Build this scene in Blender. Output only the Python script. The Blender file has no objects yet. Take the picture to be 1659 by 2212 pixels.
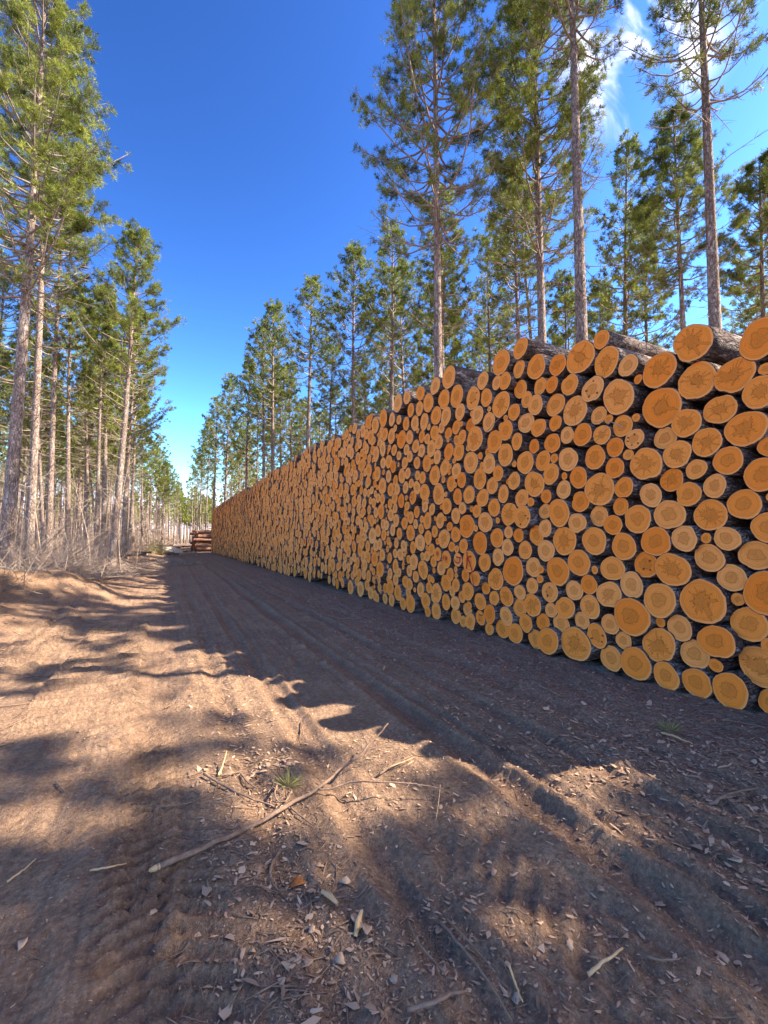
import bpy, math, random
import numpy as np
from mathutils import Vector, Matrix
R = math.radians
rng = np.random.default_rng(7)
random.seed(7)
scene = bpy.context.scene
COL = scene.collection

# ------------------------------------------------------------------ camera, sky, sun, exposure
YAW = R(26.2); PITCH = R(3.53); EYE = 1.5
cam_d = bpy.data.cameras.new('camera'); cam = bpy.data.objects.new('camera', cam_d); COL.objects.link(cam)
cam.location = (0, 0, EYE); cam.rotation_euler = (R(90) + PITCH, 0, -YAW)
cam_d.sensor_fit = 'VERTICAL'; cam_d.sensor_height = 36.0; cam_d.lens = 15.56
cam_d.clip_start = 0.05; cam_d.clip_end = 3000
scene.camera = cam
scene.view_settings.view_transform = 'Standard'; scene.view_settings.look = 'None'
scene.view_settings.gamma = 1.0; scene.view_settings.use_curve_mapping = False
scene.view_settings.exposure = 3.25
SKY_GAMMA = 2.1; SKY_MUL = (.069, .079, .077)
SUN_EL = R(42); SUN_DIR = Vector((math.cos(YAW)*math.cos(SUN_EL), -math.sin(YAW)*math.cos(SUN_EL), math.sin(SUN_EL)))
sd = bpy.data.lights.new('sun', 'SUN'); sd.energy = 2.0; sd.angle = R(0.53); sd.color = (1.0, 0.90, 0.74)
sun = bpy.data.objects.new('sun', sd); COL.objects.link(sun); sun.location = (30, -15, 40)
sun.rotation_euler = SUN_DIR.to_track_quat('Z', 'Y').to_euler()
world = bpy.data.worlds.new('World'); scene.world = world; world.use_nodes = True

def N(nt, typ, **kw):
    n = nt.nodes.new(typ)
    for k, v in kw.items(): setattr(n, k, v)
    return n
def pix_dir(px, py):            # ray through a point of the photograph (1659 wide)
    f = Vector((math.sin(YAW)*math.cos(PITCH), math.cos(YAW)*math.cos(PITCH), math.sin(PITCH)))
    r = Vector((math.cos(YAW), -math.sin(YAW), 0)); u = r.cross(f)
    return f + r*((px-829.5)/956.0) + u*((1106-py)/956.0)

def build_world():
    nt = world.node_tree; nt.nodes.clear(); L = nt.links.new
    out = N(nt, 'ShaderNodeOutputWorld'); bg = N(nt, 'ShaderNodeBackground'); bg.inputs[1].default_value = 0.15
    sky = N(nt, 'ShaderNodeTexSky', sky_type='NISHITA'); sky.sun_disc = False
    sky.sun_elevation = SUN_EL; sky.sun_rotation = math.atan2(SUN_DIR.x, SUN_DIR.y)
    sky.air_density = 1.0; sky.dust_density = 0.6; sky.ozone_density = 2.0; sky.altitude = 300
    gm = N(nt, 'ShaderNodeGamma'); gm.inputs[1].default_value = SKY_GAMMA; L(sky.outputs[0], gm.inputs[0])
    tint = N(nt, 'ShaderNodeMix', data_type='RGBA', blend_type='MULTIPLY'); tint.inputs[0].default_value = 1.0
    tint.inputs[7].default_value = (*SKY_MUL, 1); tint.clamp_result = False
    L(gm.outputs[0], tint.inputs[6])
    cl = N(nt, 'ShaderNodeVectorMath', operation='MINIMUM'); cl.inputs[1].default_value = (1.9, 1.6, 2.2); L(tint.outputs[2], cl.inputs[0])
    tc = N(nt, 'ShaderNodeTexCoord')
    d0 = pix_dir(1385, 60).normalized()
    dist = N(nt, 'ShaderNodeVectorMath', operation='DISTANCE'); dist.inputs[1].default_value = d0
    L(tc.outputs['Generated'], dist.inputs[0])
    near = N(nt, 'ShaderNodeMapRange', interpolation_type='SMOOTHSTEP')
    near.inputs[1].default_value = 0.03; near.inputs[2].default_value = 0.15; near.inputs[3].default_value = 1; near.inputs[4].default_value = 0
    L(dist.outputs['Value'], near.inputs[0])
    # wisps run up and to the right in view
    m = N(nt, 'ShaderNodeMapping'); m.inputs['Rotation'].default_value = (0.5, 0.25, 0.9); m.inputs['Scale'].default_value = (3.0, 9.0, 5.0)
    L(tc.outputs['Generated'], m.inputs[0])
    nz = N(nt, 'ShaderNodeTexNoise'); nz.inputs['Scale'].default_value = 1.9; nz.inputs['Detail'].default_value = 7
    nz.inputs['Roughness'].default_value = 0.5; nz.inputs['Distortion'].default_value = 0.35
    L(m.outputs[0], nz.inputs['Vector'])
    rp = N(nt, 'ShaderNodeMapRange', interpolation_type='SMOOTHSTEP'); rp.inputs[1].default_value = 0.42; rp.inputs[2].default_value = 0.74
    L(nz.outputs[0], rp.inputs[0])
    c_dir = (Vector((math.cos(YAW), -math.sin(YAW), 0))*.75 + Vector((0, 0, 1))*.6 - Vector((math.sin(YAW), math.cos(YAW), 0))*.3).normalized()
    dt = N(nt, 'ShaderNodeVectorMath', operation='DOT_PRODUCT'); dt.inputs[1].default_value = c_dir; L(tc.outputs['Generated'], dt.inputs[0])
    fill_clouds = N(nt, 'ShaderNodeMapRange', interpolation_type='SMOOTHSTEP'); fill_clouds.inputs[1].default_value = .70; fill_clouds.inputs[2].default_value = .86; L(dt.outputs['Value'], fill_clouds.inputs[0])  # unseen clouds toward the sun, added to brighten the shaded side
    mx = N(nt, 'ShaderNodeMath', operation='MAXIMUM'); L(near.outputs[0], mx.inputs[0]); L(fill_clouds.outputs[0], mx.inputs[1])
    mu = N(nt, 'ShaderNodeMath', operation='MULTIPLY'); L(mx.outputs[0], mu.inputs[0]); L(rp.outputs[0], mu.inputs[1])
    mix = N(nt, 'ShaderNodeMix', data_type='RGBA'); mix.inputs[7].default_value = (3.1, 2.9, 2.7, 1)
    L(mu.outputs[0], mix.inputs[0]); L(cl.outputs[0], mix.inputs[6])
    L(mix.outputs[2], bg.inputs[0]); L(bg.outputs[0], out.inputs[0])
build_world()

# ------------------------------------------------------------------ helpers
def pix_plane_x(px, py, X):     # meets the plane of the log ends
    d = pix_dir(px, py); t = X/d.x; return d.y*t, EYE + d.z*t, t
def mesh_np(name, verts, faces_by_n, mats=None, attrs=None, uv=None, smooth=False):
    """faces_by_n: list of (F,n) int arrays; mats: list of material index arrays; attrs: {name: per-vertex float array}"""
    me = bpy.data.meshes.new(name); verts = np.asarray(verts, dtype=np.float32)
    me.vertices.add(len(verts)); me.vertices.foreach_set('co', verts.ravel())
    faces_by_n = [np.asarray(f, dtype=np.int32) for f in faces_by_n if len(f)]
    loops = np.concatenate([f.ravel() for f in faces_by_n]); cnt = np.concatenate([np.full(len(f), f.shape[1], np.int32) for f in faces_by_n])
    me.loops.add(len(loops)); me.loops.foreach_set('vertex_index', loops)
    me.polygons.add(len(cnt)); st = np.zeros(len(cnt), np.int32); st[1:] = np.cumsum(cnt)[:-1]
    me.polygons.foreach_set('loop_start', st)
    if mats is not None: me.polygons.foreach_set('material_index', np.asarray(mats, dtype=np.int32))
    if smooth is True: me.polygons.foreach_set('use_smooth', np.ones(len(cnt), bool))
    elif smooth is not False: me.polygons.foreach_set('use_smooth', np.asarray(smooth, bool))
    if uv is not None:
        l = me.uv_layers.new(name='UVMap'); l.data.foreach_set('uv', np.asarray(uv, np.float32)[loops].ravel())
    for k, a in (attrs or {}).items():
        at = me.attributes.new(k, 'FLOAT', 'POINT'); at.data.foreach_set('value', np.asarray(a, np.float32))
    me.update(calc_edges=True)
    return me
def add(name, me, mats, parent=None, loc=None, label=None, cat=None, group=None, kind=None):
    o = bpy.data.objects.new(name, me); COL.objects.link(o)
    if me is not None and mats is not None and len(me.materials) == 0:
        for m in (mats if isinstance(mats, (list, tuple)) else [mats]): me.materials.append(m)
    if parent: o.parent = parent
    if loc is not None: o.location = loc
    tag(o, label, cat, group, kind); return o
def tag(o, label=None, cat=None, group=None, kind=None):
    if label: o['label'] = label
    if cat: o['category'] = cat
    if group: o['group'] = group
    if kind: o['kind'] = kind
def sstep(a, b, x):
    t = np.clip((x-a)/(b-a), 0, 1); return t*t*(3-2*t)
_tabs = [np.random.default_rng(100+i).random((257, 257)) for i in range(4)]
def vnoise(x, y, s=0):
    T = _tabs[s % 4]; x = x + 37.7*s; y = y + 91.3*s
    xi = np.floor(x).astype(int); yi = np.floor(y).astype(int); fx = x-xi; fy = y-yi
    fx = fx*fx*(3-2*fx); fy = fy*fy*(3-2*fy); a = xi % 256; b = yi % 256
    return (T[a, b]*(1-fx)+T[a+1, b]*fx)*(1-fy) + (T[a, b+1]*(1-fx)+T[a+1, b+1]*fx)*fy - 0.5
def tubes(paths, radii, sides=5, cap=False):
    """many polyline tubes in one array set; paths: list of (n,3); radii: list of (n,)"""
    V = []; F = []; base = 0
    ang = np.arange(sides)*2*math.pi/sides; ca = np.cos(ang)[:, None]; sa = np.sin(ang)[:, None]
    for P, r in zip(paths, radii):
        P = np.asarray(P, float); n = len(P)
        T = np.gradient(P, axis=0); T /= np.linalg.norm(T, axis=1)[:, None]+1e-9
        ref = np.array([0.0, 0, 1]) if abs(T[0][2]) < .8 else np.array([1.0, 0, 0])
        A = np.cross(T, ref); A /= np.linalg.norm(A, axis=1)[:, None]+1e-9; B = np.cross(T, A)
        ring = P[:, None, :] + (A[:, None, :]*ca + B[:, None, :]*sa)*np.asarray(r)[:, None, None]
        V.append(ring.reshape(-1, 3))
        i = np.arange(n-1)[:, None]*sides; j = np.arange(sides)[None, :]; jn = (j+1) % sides
        F.append(np.stack([base+i+j, base+i+jn, base+i+sides+jn, base+i+sides+j], -1).reshape(-1, 4))
        base += n*sides
    return np.concatenate(V), np.concatenate(F)

# ------------------------------------------------------------------ ground shape
RUTS = [(0.02, .17, .022), (0.55, .07, .022), (0.98, .08, .03), (1.12, .04, .02), (1.92, .10, .045), (2.12, .05, .03), (2.62, .08, .035), (3.15, .12, .02), (-1.9, .14, .03)]
def ground_h(X, Y, fine=True):
    X = np.asarray(X, float); Y = np.asarray(Y, float)
    edge = -0.9 + 0.03*np.clip(Y, 0, 120)
    h = 0.62*sstep(0, 4.2, edge - X + .8*vnoise(X*.4, Y*.4, 1))*sstep(3, 15, Y)
    h += 0.18*sstep(5, 18, edge-X)*sstep(3, 15, Y)
    for (mx, my, mr, mh) in ((-2.2, 13.2, .9, .3), (-3.4, 12.2, .8, .25), (-1.3, 17.5, .9, .18), (-3.0, 9.6, .7, .15)):
        h += (mh*1.5+.10*vnoise(X*4, Y*4, 2)+.06*vnoise(X*9, Y*9, 1))*np.exp(-((X-mx)**2 + (.7*(Y-my))**2)/mr**2)
    h += .10*vnoise(X*.33, Y*.33, 2) * sstep(1, 6, np.abs(X-2)+.2*Y) + .03*vnoise(X*.9, Y*.9, 3)
    h *= 1 - .9*sstep(3.6, 4.3, X)*(1-sstep(7.2, 8.5, X))*sstep(-3, 0, Y)*(1-sstep(54, 56, Y))
    if fine:
        road = sstep(-2.4, -1.2, X)*(1-sstep(3.6, 4.2, X))
        for k, (rx, w, d) in enumerate(RUTS):
            x = X - rx - .10*vnoise(Y*.25+k*9, Y*0+k, k) - .018*np.clip(Y-6, 0, 80)*(0.6 if rx > 0 else 1)
            c = np.exp(-(x/w)**2); lips = np.exp(-((np.abs(x)-1.7*w)/(.55*w))**2)
            g = .55 + .9*(vnoise(Y*.5, Y*0+3*k, 1)+.5)
            h += road*g*(-.95*d*c + .45*d*lips)
            h += road*.006*np.exp(-(x/(1.1*w))**2)*vnoise(X*30, Y*2.2, 2)
        # cleat marks of tracked and lugged tyres
        def cleats(x0, x1, y0, y1, pitch, amp, slant):
            m = sstep(x0, x0+.06, X)*(1-sstep(x1-.06, x1, X))*sstep(y0, y0+.8, Y)*(1-sstep(y1-1, y1, Y))
            ph = (Y + slant*X + .05*vnoise(X*3, Y*1.4, 1))*2*math.pi/pitch
            return m*amp*(np.clip(np.sin(ph), -.15, 1)**1.0-.25)*(.6+.8*(vnoise(X*2, Y*1.1, 3)+.5))
        h += cleats(-1.1, -.2, 4.0, 9.5, .21, .085, -.08)
        h += cleats(-.22, .14, 1.4, 4.4, .085, .048, -.25)
        h += cleats(-.05, .30, .9, 3.0, .10, .035, .5)
        h += cleats(1.25, 1.6, .8, 2.4, .13, .02, -.8)
        h += cleats(-1.9, -1.3, 6, 12, .22, .07, .2)
        near = 1-sstep(10, 40, np.hypot(X, Y))
        rough = .45 + .9*sstep(-.1, .25, vnoise(X*.8, Y*.8, 0)) + .8*sstep(2.6, 4, X)
        h += near*rough*(.020*vnoise(X*3.1, Y*2.4, 0) + .020*vnoise(X*7.3, Y*5.7, 1) + .017*vnoise(X*17, Y*13, 2) + .011*vnoise(X*38, Y*31, 3))
        cl = vnoise(X*11+.7*vnoise(X*5, Y*5, 1), Y*9, 1)
        h += near*.022*sstep(.22, .42, cl)*sstep(-.05, .2, vnoise(X*.7+5, Y*.7, 2))
    return h
def gz(x, y): return float(ground_h(np.array([x]), np.array([y]))[0])
def pix_ground(px, py, up=0.0):
    d = pix_dir(px, py); h = up
    for _ in range(6):
        t = (h-EYE)/d.z; x, y = d.x*t, d.y*t; h = gz(x, y)+up
    return Vector((x, y, h))
def axis_steps(lo, fine0, fine1, hi, step, gr):
    a = list(np.arange(fine0, fine1, step)); s = step
    while a[-1] < hi: s *= gr; a.append(a[-1]+s)
    s = step; b = [fine0]
    while b[-1] > lo: s *= gr; b.append(b[-1]-s)
    return np.array(b[:0:-1]+a)

# ------------------------------------------------------------------ materials
def new_mat(name, rough=.9, spec=.15):
    m = bpy.data.materials.new(name); m.use_nodes = True; nt = m.node_tree
    b = nt.nodes['Principled BSDF']; b.inputs['Roughness'].default_value = rough; b.inputs['Specular IOR Level'].default_value = spec
    return m, nt, b
def noise(nt, vec, scale, detail=4, rough=.55, dist=0):
    n = N(nt, 'ShaderNodeTexNoise'); n.inputs['Scale'].default_value = scale; n.inputs['Detail'].default_value = detail
    n.inputs['Roughness'].default_value = rough; n.inputs['Distortion'].default_value = dist
    if vec is not None: nt.links.new(vec, n.inputs['Vector'])
    return n.outputs[0]
def ramp(nt, fac, stops):
    n = N(nt, 'ShaderNodeValToRGB'); e = n.color_ramp.elements
    while len(e) < len(stops): e.new(.5)
    for i, (p, c) in enumerate(stops): e[i].position = p; e[i].color = (*c, 1)
    nt.links.new(fac, n.inputs[0]); return n.outputs[0]
def mixc(nt, fac, a, b, mode='MIX'):
    n = N(nt, 'ShaderNodeMix', data_type='RGBA', blend_type=mode)
    for s, v in ((0, fac), (6, a), (7, b)):
        if isinstance(v, (int, float)): n.inputs[s].default_value = v
        elif isinstance(v, tuple): n.inputs[s].default_value = (*v, 1)
        else: nt.links.new(v, n.inputs[s])
    return n.outputs[2]
def mth(nt, op, a, b=None, c=None):
    n = N(nt, 'ShaderNodeMath', operation=op)
    for i, v in enumerate((a, b, c)):
        if v is None: continue
        if isinstance(v, (int, float)): n.inputs[i].default_value = v
        else: nt.links.new(v, n.inputs[i])
    return n.outputs[0]
def mrange(nt, v, a, b, c=0., d=1.):
    n = N(nt, 'ShaderNodeMapRange', interpolation_type='SMOOTHSTEP')
    for i, x in enumerate((a, b, c, d)): 
        if isinstance(x, (int, float)): n.inputs[i+1].default_value = x
        else: nt.links.new(x, n.inputs[i+1])
    nt.links.new(v, n.inputs[0]); return n.outputs[0]
def mapping(nt, vec, scale=(1, 1, 1), loc=(0, 0, 0), rot=(0, 0, 0)):
    n = N(nt, 'ShaderNodeMapping'); n.inputs['Scale'].default_value = scale; n.inputs['Location'].default_value = loc; n.inputs['Rotation'].default_value = rot
    nt.links.new(vec, n.inputs[0]); return n.outputs[0]
def bump(nt, b, h, strength=.5, dist=.02):
    n = N(nt, 'ShaderNodeBump'); n.inputs['Strength'].default_value = strength; n.inputs['Distance'].default_value = dist
    nt.links.new(h, n.inputs['Height']); nt.links.new(n.outputs[0], b.inputs['Normal'])
def attr(nt, name): n = N(nt, 'ShaderNodeAttribute', attribute_name=name); return n.outputs['Fac']

def ground_mat():
    m, nt, b = new_mat('sandy_soil', .95, .1); pos = N(nt, 'ShaderNodeNewGeometry').outputs['Position']; L = nt.links.new
    big = noise(nt, pos, .55, 5, .6); mid = noise(nt, pos, 3.3, 6, .65); fin = noise(nt, pos, 40, 5, .7); streak = noise(nt, mapping(nt, pos, (17, .5, 1)), 1.0, 6, .65)
    c = ramp(nt, mid, [(.28, (.215, .132, .086)), (.46, (.295, .185, .117)), (.6, (.35, .224, .142)), (.78, (.40, .268, .172))])
    c = mixc(nt, mrange(nt, streak, .48, .60, 0, .55), c, (.175, .112, .080))
    c = mixc(nt, mrange(nt, big, .42, .62, 0, .45), c, (.37, .235, .145))
    sep = N(nt, 'ShaderNodeSeparateXYZ'); L(pos, sep.inputs[0])
    # dark, bark-strewn earth along the foot of the pile
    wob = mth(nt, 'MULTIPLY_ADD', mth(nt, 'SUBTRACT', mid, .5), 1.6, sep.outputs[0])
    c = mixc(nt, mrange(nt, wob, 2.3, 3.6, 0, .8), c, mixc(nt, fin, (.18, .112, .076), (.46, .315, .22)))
    # needle-covered floor under the trees on the left
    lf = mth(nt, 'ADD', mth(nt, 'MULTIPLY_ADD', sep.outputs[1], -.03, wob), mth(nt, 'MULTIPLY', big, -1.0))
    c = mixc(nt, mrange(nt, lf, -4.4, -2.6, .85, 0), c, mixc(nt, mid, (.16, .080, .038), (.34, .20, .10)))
    c = mixc(nt, mrange(nt, fin, .35, .66, .55, 0), c, (.085, .045, .028))
    g2 = noise(nt, pos, 95, 3, .6); c = mixc(nt, mrange(nt, g2, .56, .72, 0, .5), c, (.58, .36, .23)); c = mixc(nt, mrange(nt, noise(nt, pos, 13, 6, .75), .52, .70, 0, .55), c, (.13, .068, .042))
    c = mixc(nt, mth(nt, 'MULTIPLY', attr(nt, 'rut_shade'), .45), c, (.16, .085, .058))  # relief shading of ruts and treads put into the soil colour
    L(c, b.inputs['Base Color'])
    hh = mth(nt, 'MULTIPLY_ADD', noise(nt, pos, 150, 3, .6), .35, mth(nt, 'ADD', fin, mth(nt, 'MULTIPLY', noise(nt, pos, 16, 4, .6), 1.3)))
    bump(nt, b, hh, 1.0, .020)
    return m
def end_mat():                                  # sawn log end: sapwood, darker heart, rings, checks
    m, nt, b = new_mat('sawn_pine', .85, .02); L = nt.links.new
    uv = N(nt, 'ShaderNodeUVMap', uv_map='UVMap').outputs[0]
    tone, star, seed = attr(nt, 'tone'), attr(nt, 'star'), attr(nt, 'seed')
    cmb = N(nt, 'ShaderNodeCombineXYZ'); L(seed, cmb.inputs[2])
    off = N(nt, 'ShaderNodeVectorMath', operation='ADD'); L(uv, off.inputs[0]); L(cmb.outputs[0], off.inputs[1])
    warp = noise(nt, off.outputs[0], 1.6, 3, .5)
    ln = N(nt, 'ShaderNodeVectorMath', operation='LENGTH')
    shift = N(nt, 'ShaderNodeVectorMath', operation='ADD'); L(uv, shift.inputs[0]); shift.inputs[1].default_value = (.04, -.03, 0); L(shift.outputs[0], ln.inputs[0])
    r = mth(nt, 'MULTIPLY_ADD', mth(nt, 'SUBTRACT', warp, .5), .24, ln.outputs['Value'])
    nrm = N(nt, 'ShaderNodeVectorMath', operation='NORMALIZE'); L(shift.outputs[0], nrm.inputs[0])
    ang = N(nt, 'ShaderNodeVectorMath', operation='ADD'); L(nrm.outputs[0], ang.inputs[0]); L(cmb.outputs[0], ang.inputs[1])
    spikes = noise(nt, ang.outputs[0], 2.9, 3, .6)
    sp = mth(nt, 'POWER', mrange(nt, spikes, .42, .72), 1.25)
    lobe = mth(nt, 'SUBTRACT', noise(nt, ang.outputs[0], 1.1, 1, .5), .5)
    hr = mth(nt, 'ADD', mth(nt, 'ADD', .44, mth(nt, 'MULTIPLY', lobe, .40)), mth(nt, 'MULTIPLY', star, mth(nt, 'MULTIPLY_ADD', sp, .62, -.10)))
    dr = mth(nt, 'SUBTRACT', hr, r)
    heart = mrange(nt, dr, -.015, .03)
    rim = mth(nt, 'MULTIPLY', mrange(nt, dr, -.03, .01), mrange(nt, dr, .02, .10, 1, 0))
    sap = ramp(nt, tone, [(0, (.98, .425, .125)), (.35, (.98, .318, .052)), (.7, (.97, .262, .030)), (1, (.94, .215, .018))])
    hc = mixc(nt, .72, sap, (.56, .165, .022))
    c = mixc(nt, mth(nt, 'MULTIPLY', heart, mth(nt, 'MULTIPLY_ADD', star, .28, .48)), sap, hc)
    c = mixc(nt, mth(nt, 'MULTIPLY', rim, mth(nt, 'MULTIPLY_ADD', star, .34, .34)), c, (.24, .060, .010))
    rings = mth(nt, 'SINE', mth(nt, 'MULTIPLY', mth(nt, 'MULTIPLY_ADD', warp, .25, r), 62))
    c = mixc(nt, mth(nt, 'MULTIPLY', mrange(nt, rings, .0, 1), .30), c, (.48, .15, .03))
    wide = mth(nt, 'SINE', mth(nt, 'MULTIPLY', r, 17)); c = mixc(nt, mth(nt, 'MULTIPLY', mrange(nt, wide, .1, 1), .26), c, (.62, .22, .04))
    # radial checks in the heart
    ck = noise(nt, ang.outputs[0], 5.5, 1, .4); line = mrange(nt, mth(nt, 'ABSOLUTE', mth(nt, 'SUBTRACT', ck, .5)), .006, .03, 1, 0)
    lim = mth(nt, 'MULTIPLY', line, mrange(nt, r, .20, .42, 1, 0))
    c = mixc(nt, mth(nt, 'MULTIPLY', lim, .55), c, (.22, .085, .03))
    # saw marks, dirt
    saw = noise(nt, mapping(nt, off.outputs[0], (2, 38, 1), (0, 0, 0), (0, 0, .5)), 1.0, 3, .6)
    c = mixc(nt, mrange(nt, saw, .50, .70, 0, .30), c, (.62, .22, .06))
    blot = noise(nt, off.outputs[0], 2.6, 4, .6); c = mixc(nt, mrange(nt, blot, .5, .75, 0, .38), c, (.74, .24, .05))
    c = mixc(nt, mrange(nt, noise(nt, off.outputs[0], 6, 5, .7), .64, .76, 0, .5), c, (.25, .13, .07))
    pl = mrange(nt, ln.outputs['Value'], .90, .99, 0, .45); c = mixc(nt, pl, c, (.96, .50, .20))
    L(c, b.inputs['Base Color']); bump(nt, b, mth(nt, 'MULTIPLY_ADD', lim, -1.5, saw), .35, .004)
    return m
def bark_mat(name, dark, mid, light, scale=1.0, stretch=(1, 1, .3), lightness=(.35, .75)):
    m, nt, b = new_mat(name, .93, .1); L = nt.links.new
    co = N(nt, 'ShaderNodeTexCoord').outputs['Object']
    info = N(nt, 'ShaderNodeObjectInfo').outputs['Random']
    cmb = N(nt, 'ShaderNodeCombineXYZ'); L(mth(nt, 'MULTIPLY', info, 50), cmb.inputs[0])
    ad = N(nt, 'ShaderNodeVectorMath', operation='ADD'); L(co, ad.inputs[0]); L(cmb.outputs[0], ad.inputs[1])
    v = mapping(nt, ad.outputs[0], stretch)
    vo = N(nt, 'ShaderNodeTexVoronoi', feature='DISTANCE_TO_EDGE'); vo.inputs['Scale'].default_value = 17*scale; 
    wv = N(nt, 'ShaderNodeVectorMath', operation='ADD'); L(v, wv.inputs[0])
    nn = N(nt, 'ShaderNodeTexNoise'); nn.inputs['Scale'].default_value = 9*scale; L(v, nn.inputs['Vector'])
    sc = N(nt, 'ShaderNodeVectorMath', operation='SCALE'); sc.inputs['Scale'].default_value = .22; L(nn.outputs['Color'], sc.inputs[0]); L(sc.outputs[0], wv.inputs[1])
    L(wv.outputs[0], vo.inputs['Vector'])
    crack = mrange(nt, mth(nt, 'ADD', vo.outputs[0], mth(nt, 'MULTIPLY', noise(nt, v, 5*scale, 4, .7), .22)), .06, .26)
    vc = N(nt, 'ShaderNodeTexVoronoi'); vc.inputs['Scale'].default_value = 17*scale; L(wv.outputs[0], vc.inputs['Vector'])
    sepc = N(nt, 'ShaderNodeSeparateColor'); L(vc.outputs['Color'], sepc.inputs[0])
    c = mixc(nt, sepc.outputs[0], mid, light)
    c = mixc(nt, mrange(nt, noise(nt, v, 3*scale, 6, .65), *lightness), mid, c)
    c = mixc(nt, mrange(nt, noise(nt, v, 30*scale, 4, .6), .3, .75, .6, 0), c, dark)
    c = mixc(nt, mth(nt, 'MULTIPLY_ADD', crack, .75, .25), dark, c)
    L(c, b.inputs['Base Color'])
    bump(nt, b, mth(nt, 'MULTIPLY_ADD', noise(nt, v, 26*scale, 4, .6), .5, crack), .9, .025)
    return m
def flat_mat(name, c0, c1, scale=8, rough=.9, use_tone=False, trans=0, bumpy=0):
    m, nt, b = new_mat(name, rough, .15); L = nt.links.new
    if use_tone: fac = attr(nt, 'tone')
    else: fac = noise(nt, N(nt, 'ShaderNodeTexCoord').outputs['Object'], scale, 5, .65)
    mid = tuple((a+b_)/2 for a, b_ in zip(c0, c1))
    c = ramp(nt, fac, [(.0 if use_tone else .3, c0), (.5, mid), (1. if use_tone else .72, c1)]); L(c, b.inputs['Base Color'])
    if bumpy: bump(nt, b, noise(nt, N(nt, 'ShaderNodeTexCoord').outputs['Object'], scale*2, 4, .6), bumpy, .01)
    if trans:
        t = N(nt, 'ShaderNodeBsdfTranslucent'); L(c, t.inputs[0]); mx = N(nt, 'ShaderNodeMixShader'); mx.inputs[0].default_value = trans
        L(b.outputs[0], mx.inputs[1]); L(t.outputs[0], mx.inputs[2]); L(mx.outputs[0], nt.nodes['Material Output'].inputs[0])
    return m
M_GROUND = ground_mat(); M_END = end_mat()
M_LOGBARK = bark_mat('log_bark', (.026, .016, .014), (.15, .098, .080), (.58, .47, .40), 1.2, (.35, 1, 1), (.38, .58))
M_RUSTBARK = bark_mat('rusty_log_bark', (.07, .028, .02), (.36, .17, .11), (.60, .40, .29), 1.2, (.35, 1, 1), (.38, .58))
M_TRUNK = bark_mat('pine_bark', (.075, .050, .042), (.34, .25, .20), (.66, .55, .47), .9, (1, 1, .35), (.35, .65))
M_NEEDLE = flat_mat('pine_needles', (.028, .050, .018), (.34, .375, .060), rough=.6, use_tone=True, trans=.28)
M_BRANCH = flat_mat('branch_bark', (.16, .12, .10), (.36, .30, .26), 3)
M_DEAD = flat_mat('dead_twigs', (.20, .135, .095), (.46, .36, .28), 2)
M_STICK = flat_mat('weathered_stick', (.14, .085, .055), (.32, .21, .145), 25, bumpy=.4)
M_RAW = flat_mat('split_wood', (.50, .31, .14), (.66, .44, .23), 30)
M_CHIP = flat_mat('bark_flakes', (.15, .080, .046), (.56, .365, .235), use_tone=True, rough=1.0)
M_GRASS = flat_mat('green_needles', (.10, .11, .035), (.36, .33, .12), use_tone=True, trans=.2)
M_PAINT = flat_mat('red_marking_paint', (.52, .02, .015), (.62, .03, .02), 20, rough=.5)
M_KNOT = flat_mat('knot_wood', (.16, .07, .03), (.27, .12, .045), 60)
M_STONE = flat_mat('pebble', (.20, .12, .085), (.34, .22, .155), 14)
M_RUST = flat_mat('rusty_bark', (.26, .09, .03), (.45, .17, .05), 30, bumpy=.5)

# ------------------------------------------------------------------ ground sheet
xs = axis_steps(-900, -1.7, 4.4, 1200, .02, 1.028)
ys = [-60.]
while ys[-1] < -2: ys.append(ys[-1]+2.0)
ys += list(np.arange(-.2, .8, .2))
y = .8
while y < 1500: ys.append(y); y += max(.018, (.0065 if y < 9 else .0115)*y)
ys = np.array(ys)
GX, GY = np.meshgrid(xs, ys); GH = ground_h(GX, GY)
nx, ny = len(xs), len(ys); ii = (np.arange(ny-1)[:, None]*nx + np.arange(nx-1)[None, :])
gf = np.stack([ii, ii+1, ii+nx+1, ii+nx], -1).reshape(-1, 4)
RUT_SHADE = np.zeros_like(GX)  # painted shade: ruts and cleat troughs coloured darker so their relief shows
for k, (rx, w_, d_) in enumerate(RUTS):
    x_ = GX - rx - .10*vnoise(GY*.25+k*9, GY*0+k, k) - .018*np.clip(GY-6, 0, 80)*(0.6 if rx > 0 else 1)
    RUT_SHADE = np.maximum(RUT_SHADE, np.exp(-(x_/(.9*w_))**2)*d_*22*(.5+vnoise(GX*4, GY*.8, k)+.5*vnoise(GX*14, GY*3, 1)))
def cleat_shade(x0, x1, y0, y1, pitch, slant):
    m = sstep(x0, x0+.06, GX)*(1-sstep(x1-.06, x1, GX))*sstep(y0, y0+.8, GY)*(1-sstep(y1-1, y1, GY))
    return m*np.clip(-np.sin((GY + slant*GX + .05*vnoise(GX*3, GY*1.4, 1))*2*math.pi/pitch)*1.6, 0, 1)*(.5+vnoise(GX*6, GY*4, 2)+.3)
RUT_SHADE = np.maximum(RUT_SHADE, np.maximum(cleat_shade(-1.1, -.2, 4.0, 9.5, .21, -.08), cleat_shade(-.22, .14, 1.4, 4.4, .085, -.25)))
RUT_SHADE = np.clip(RUT_SHADE, 0, 1)*sstep(-2.4, -1.2, GX)*(1-sstep(3.6, 4.2, GX))*(GY < 90)
add('ground', mesh_np('ground', np.stack([GX, GY, GH], -1).reshape(-1, 3), [gf], attrs={'rut_shade': RUT_SHADE.ravel()}, smooth=True), M_GROUND, kind='structure')
# ------------------------------------------------------------------ the log pile
XP = 4.6; LOGLEN = 2.5
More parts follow.
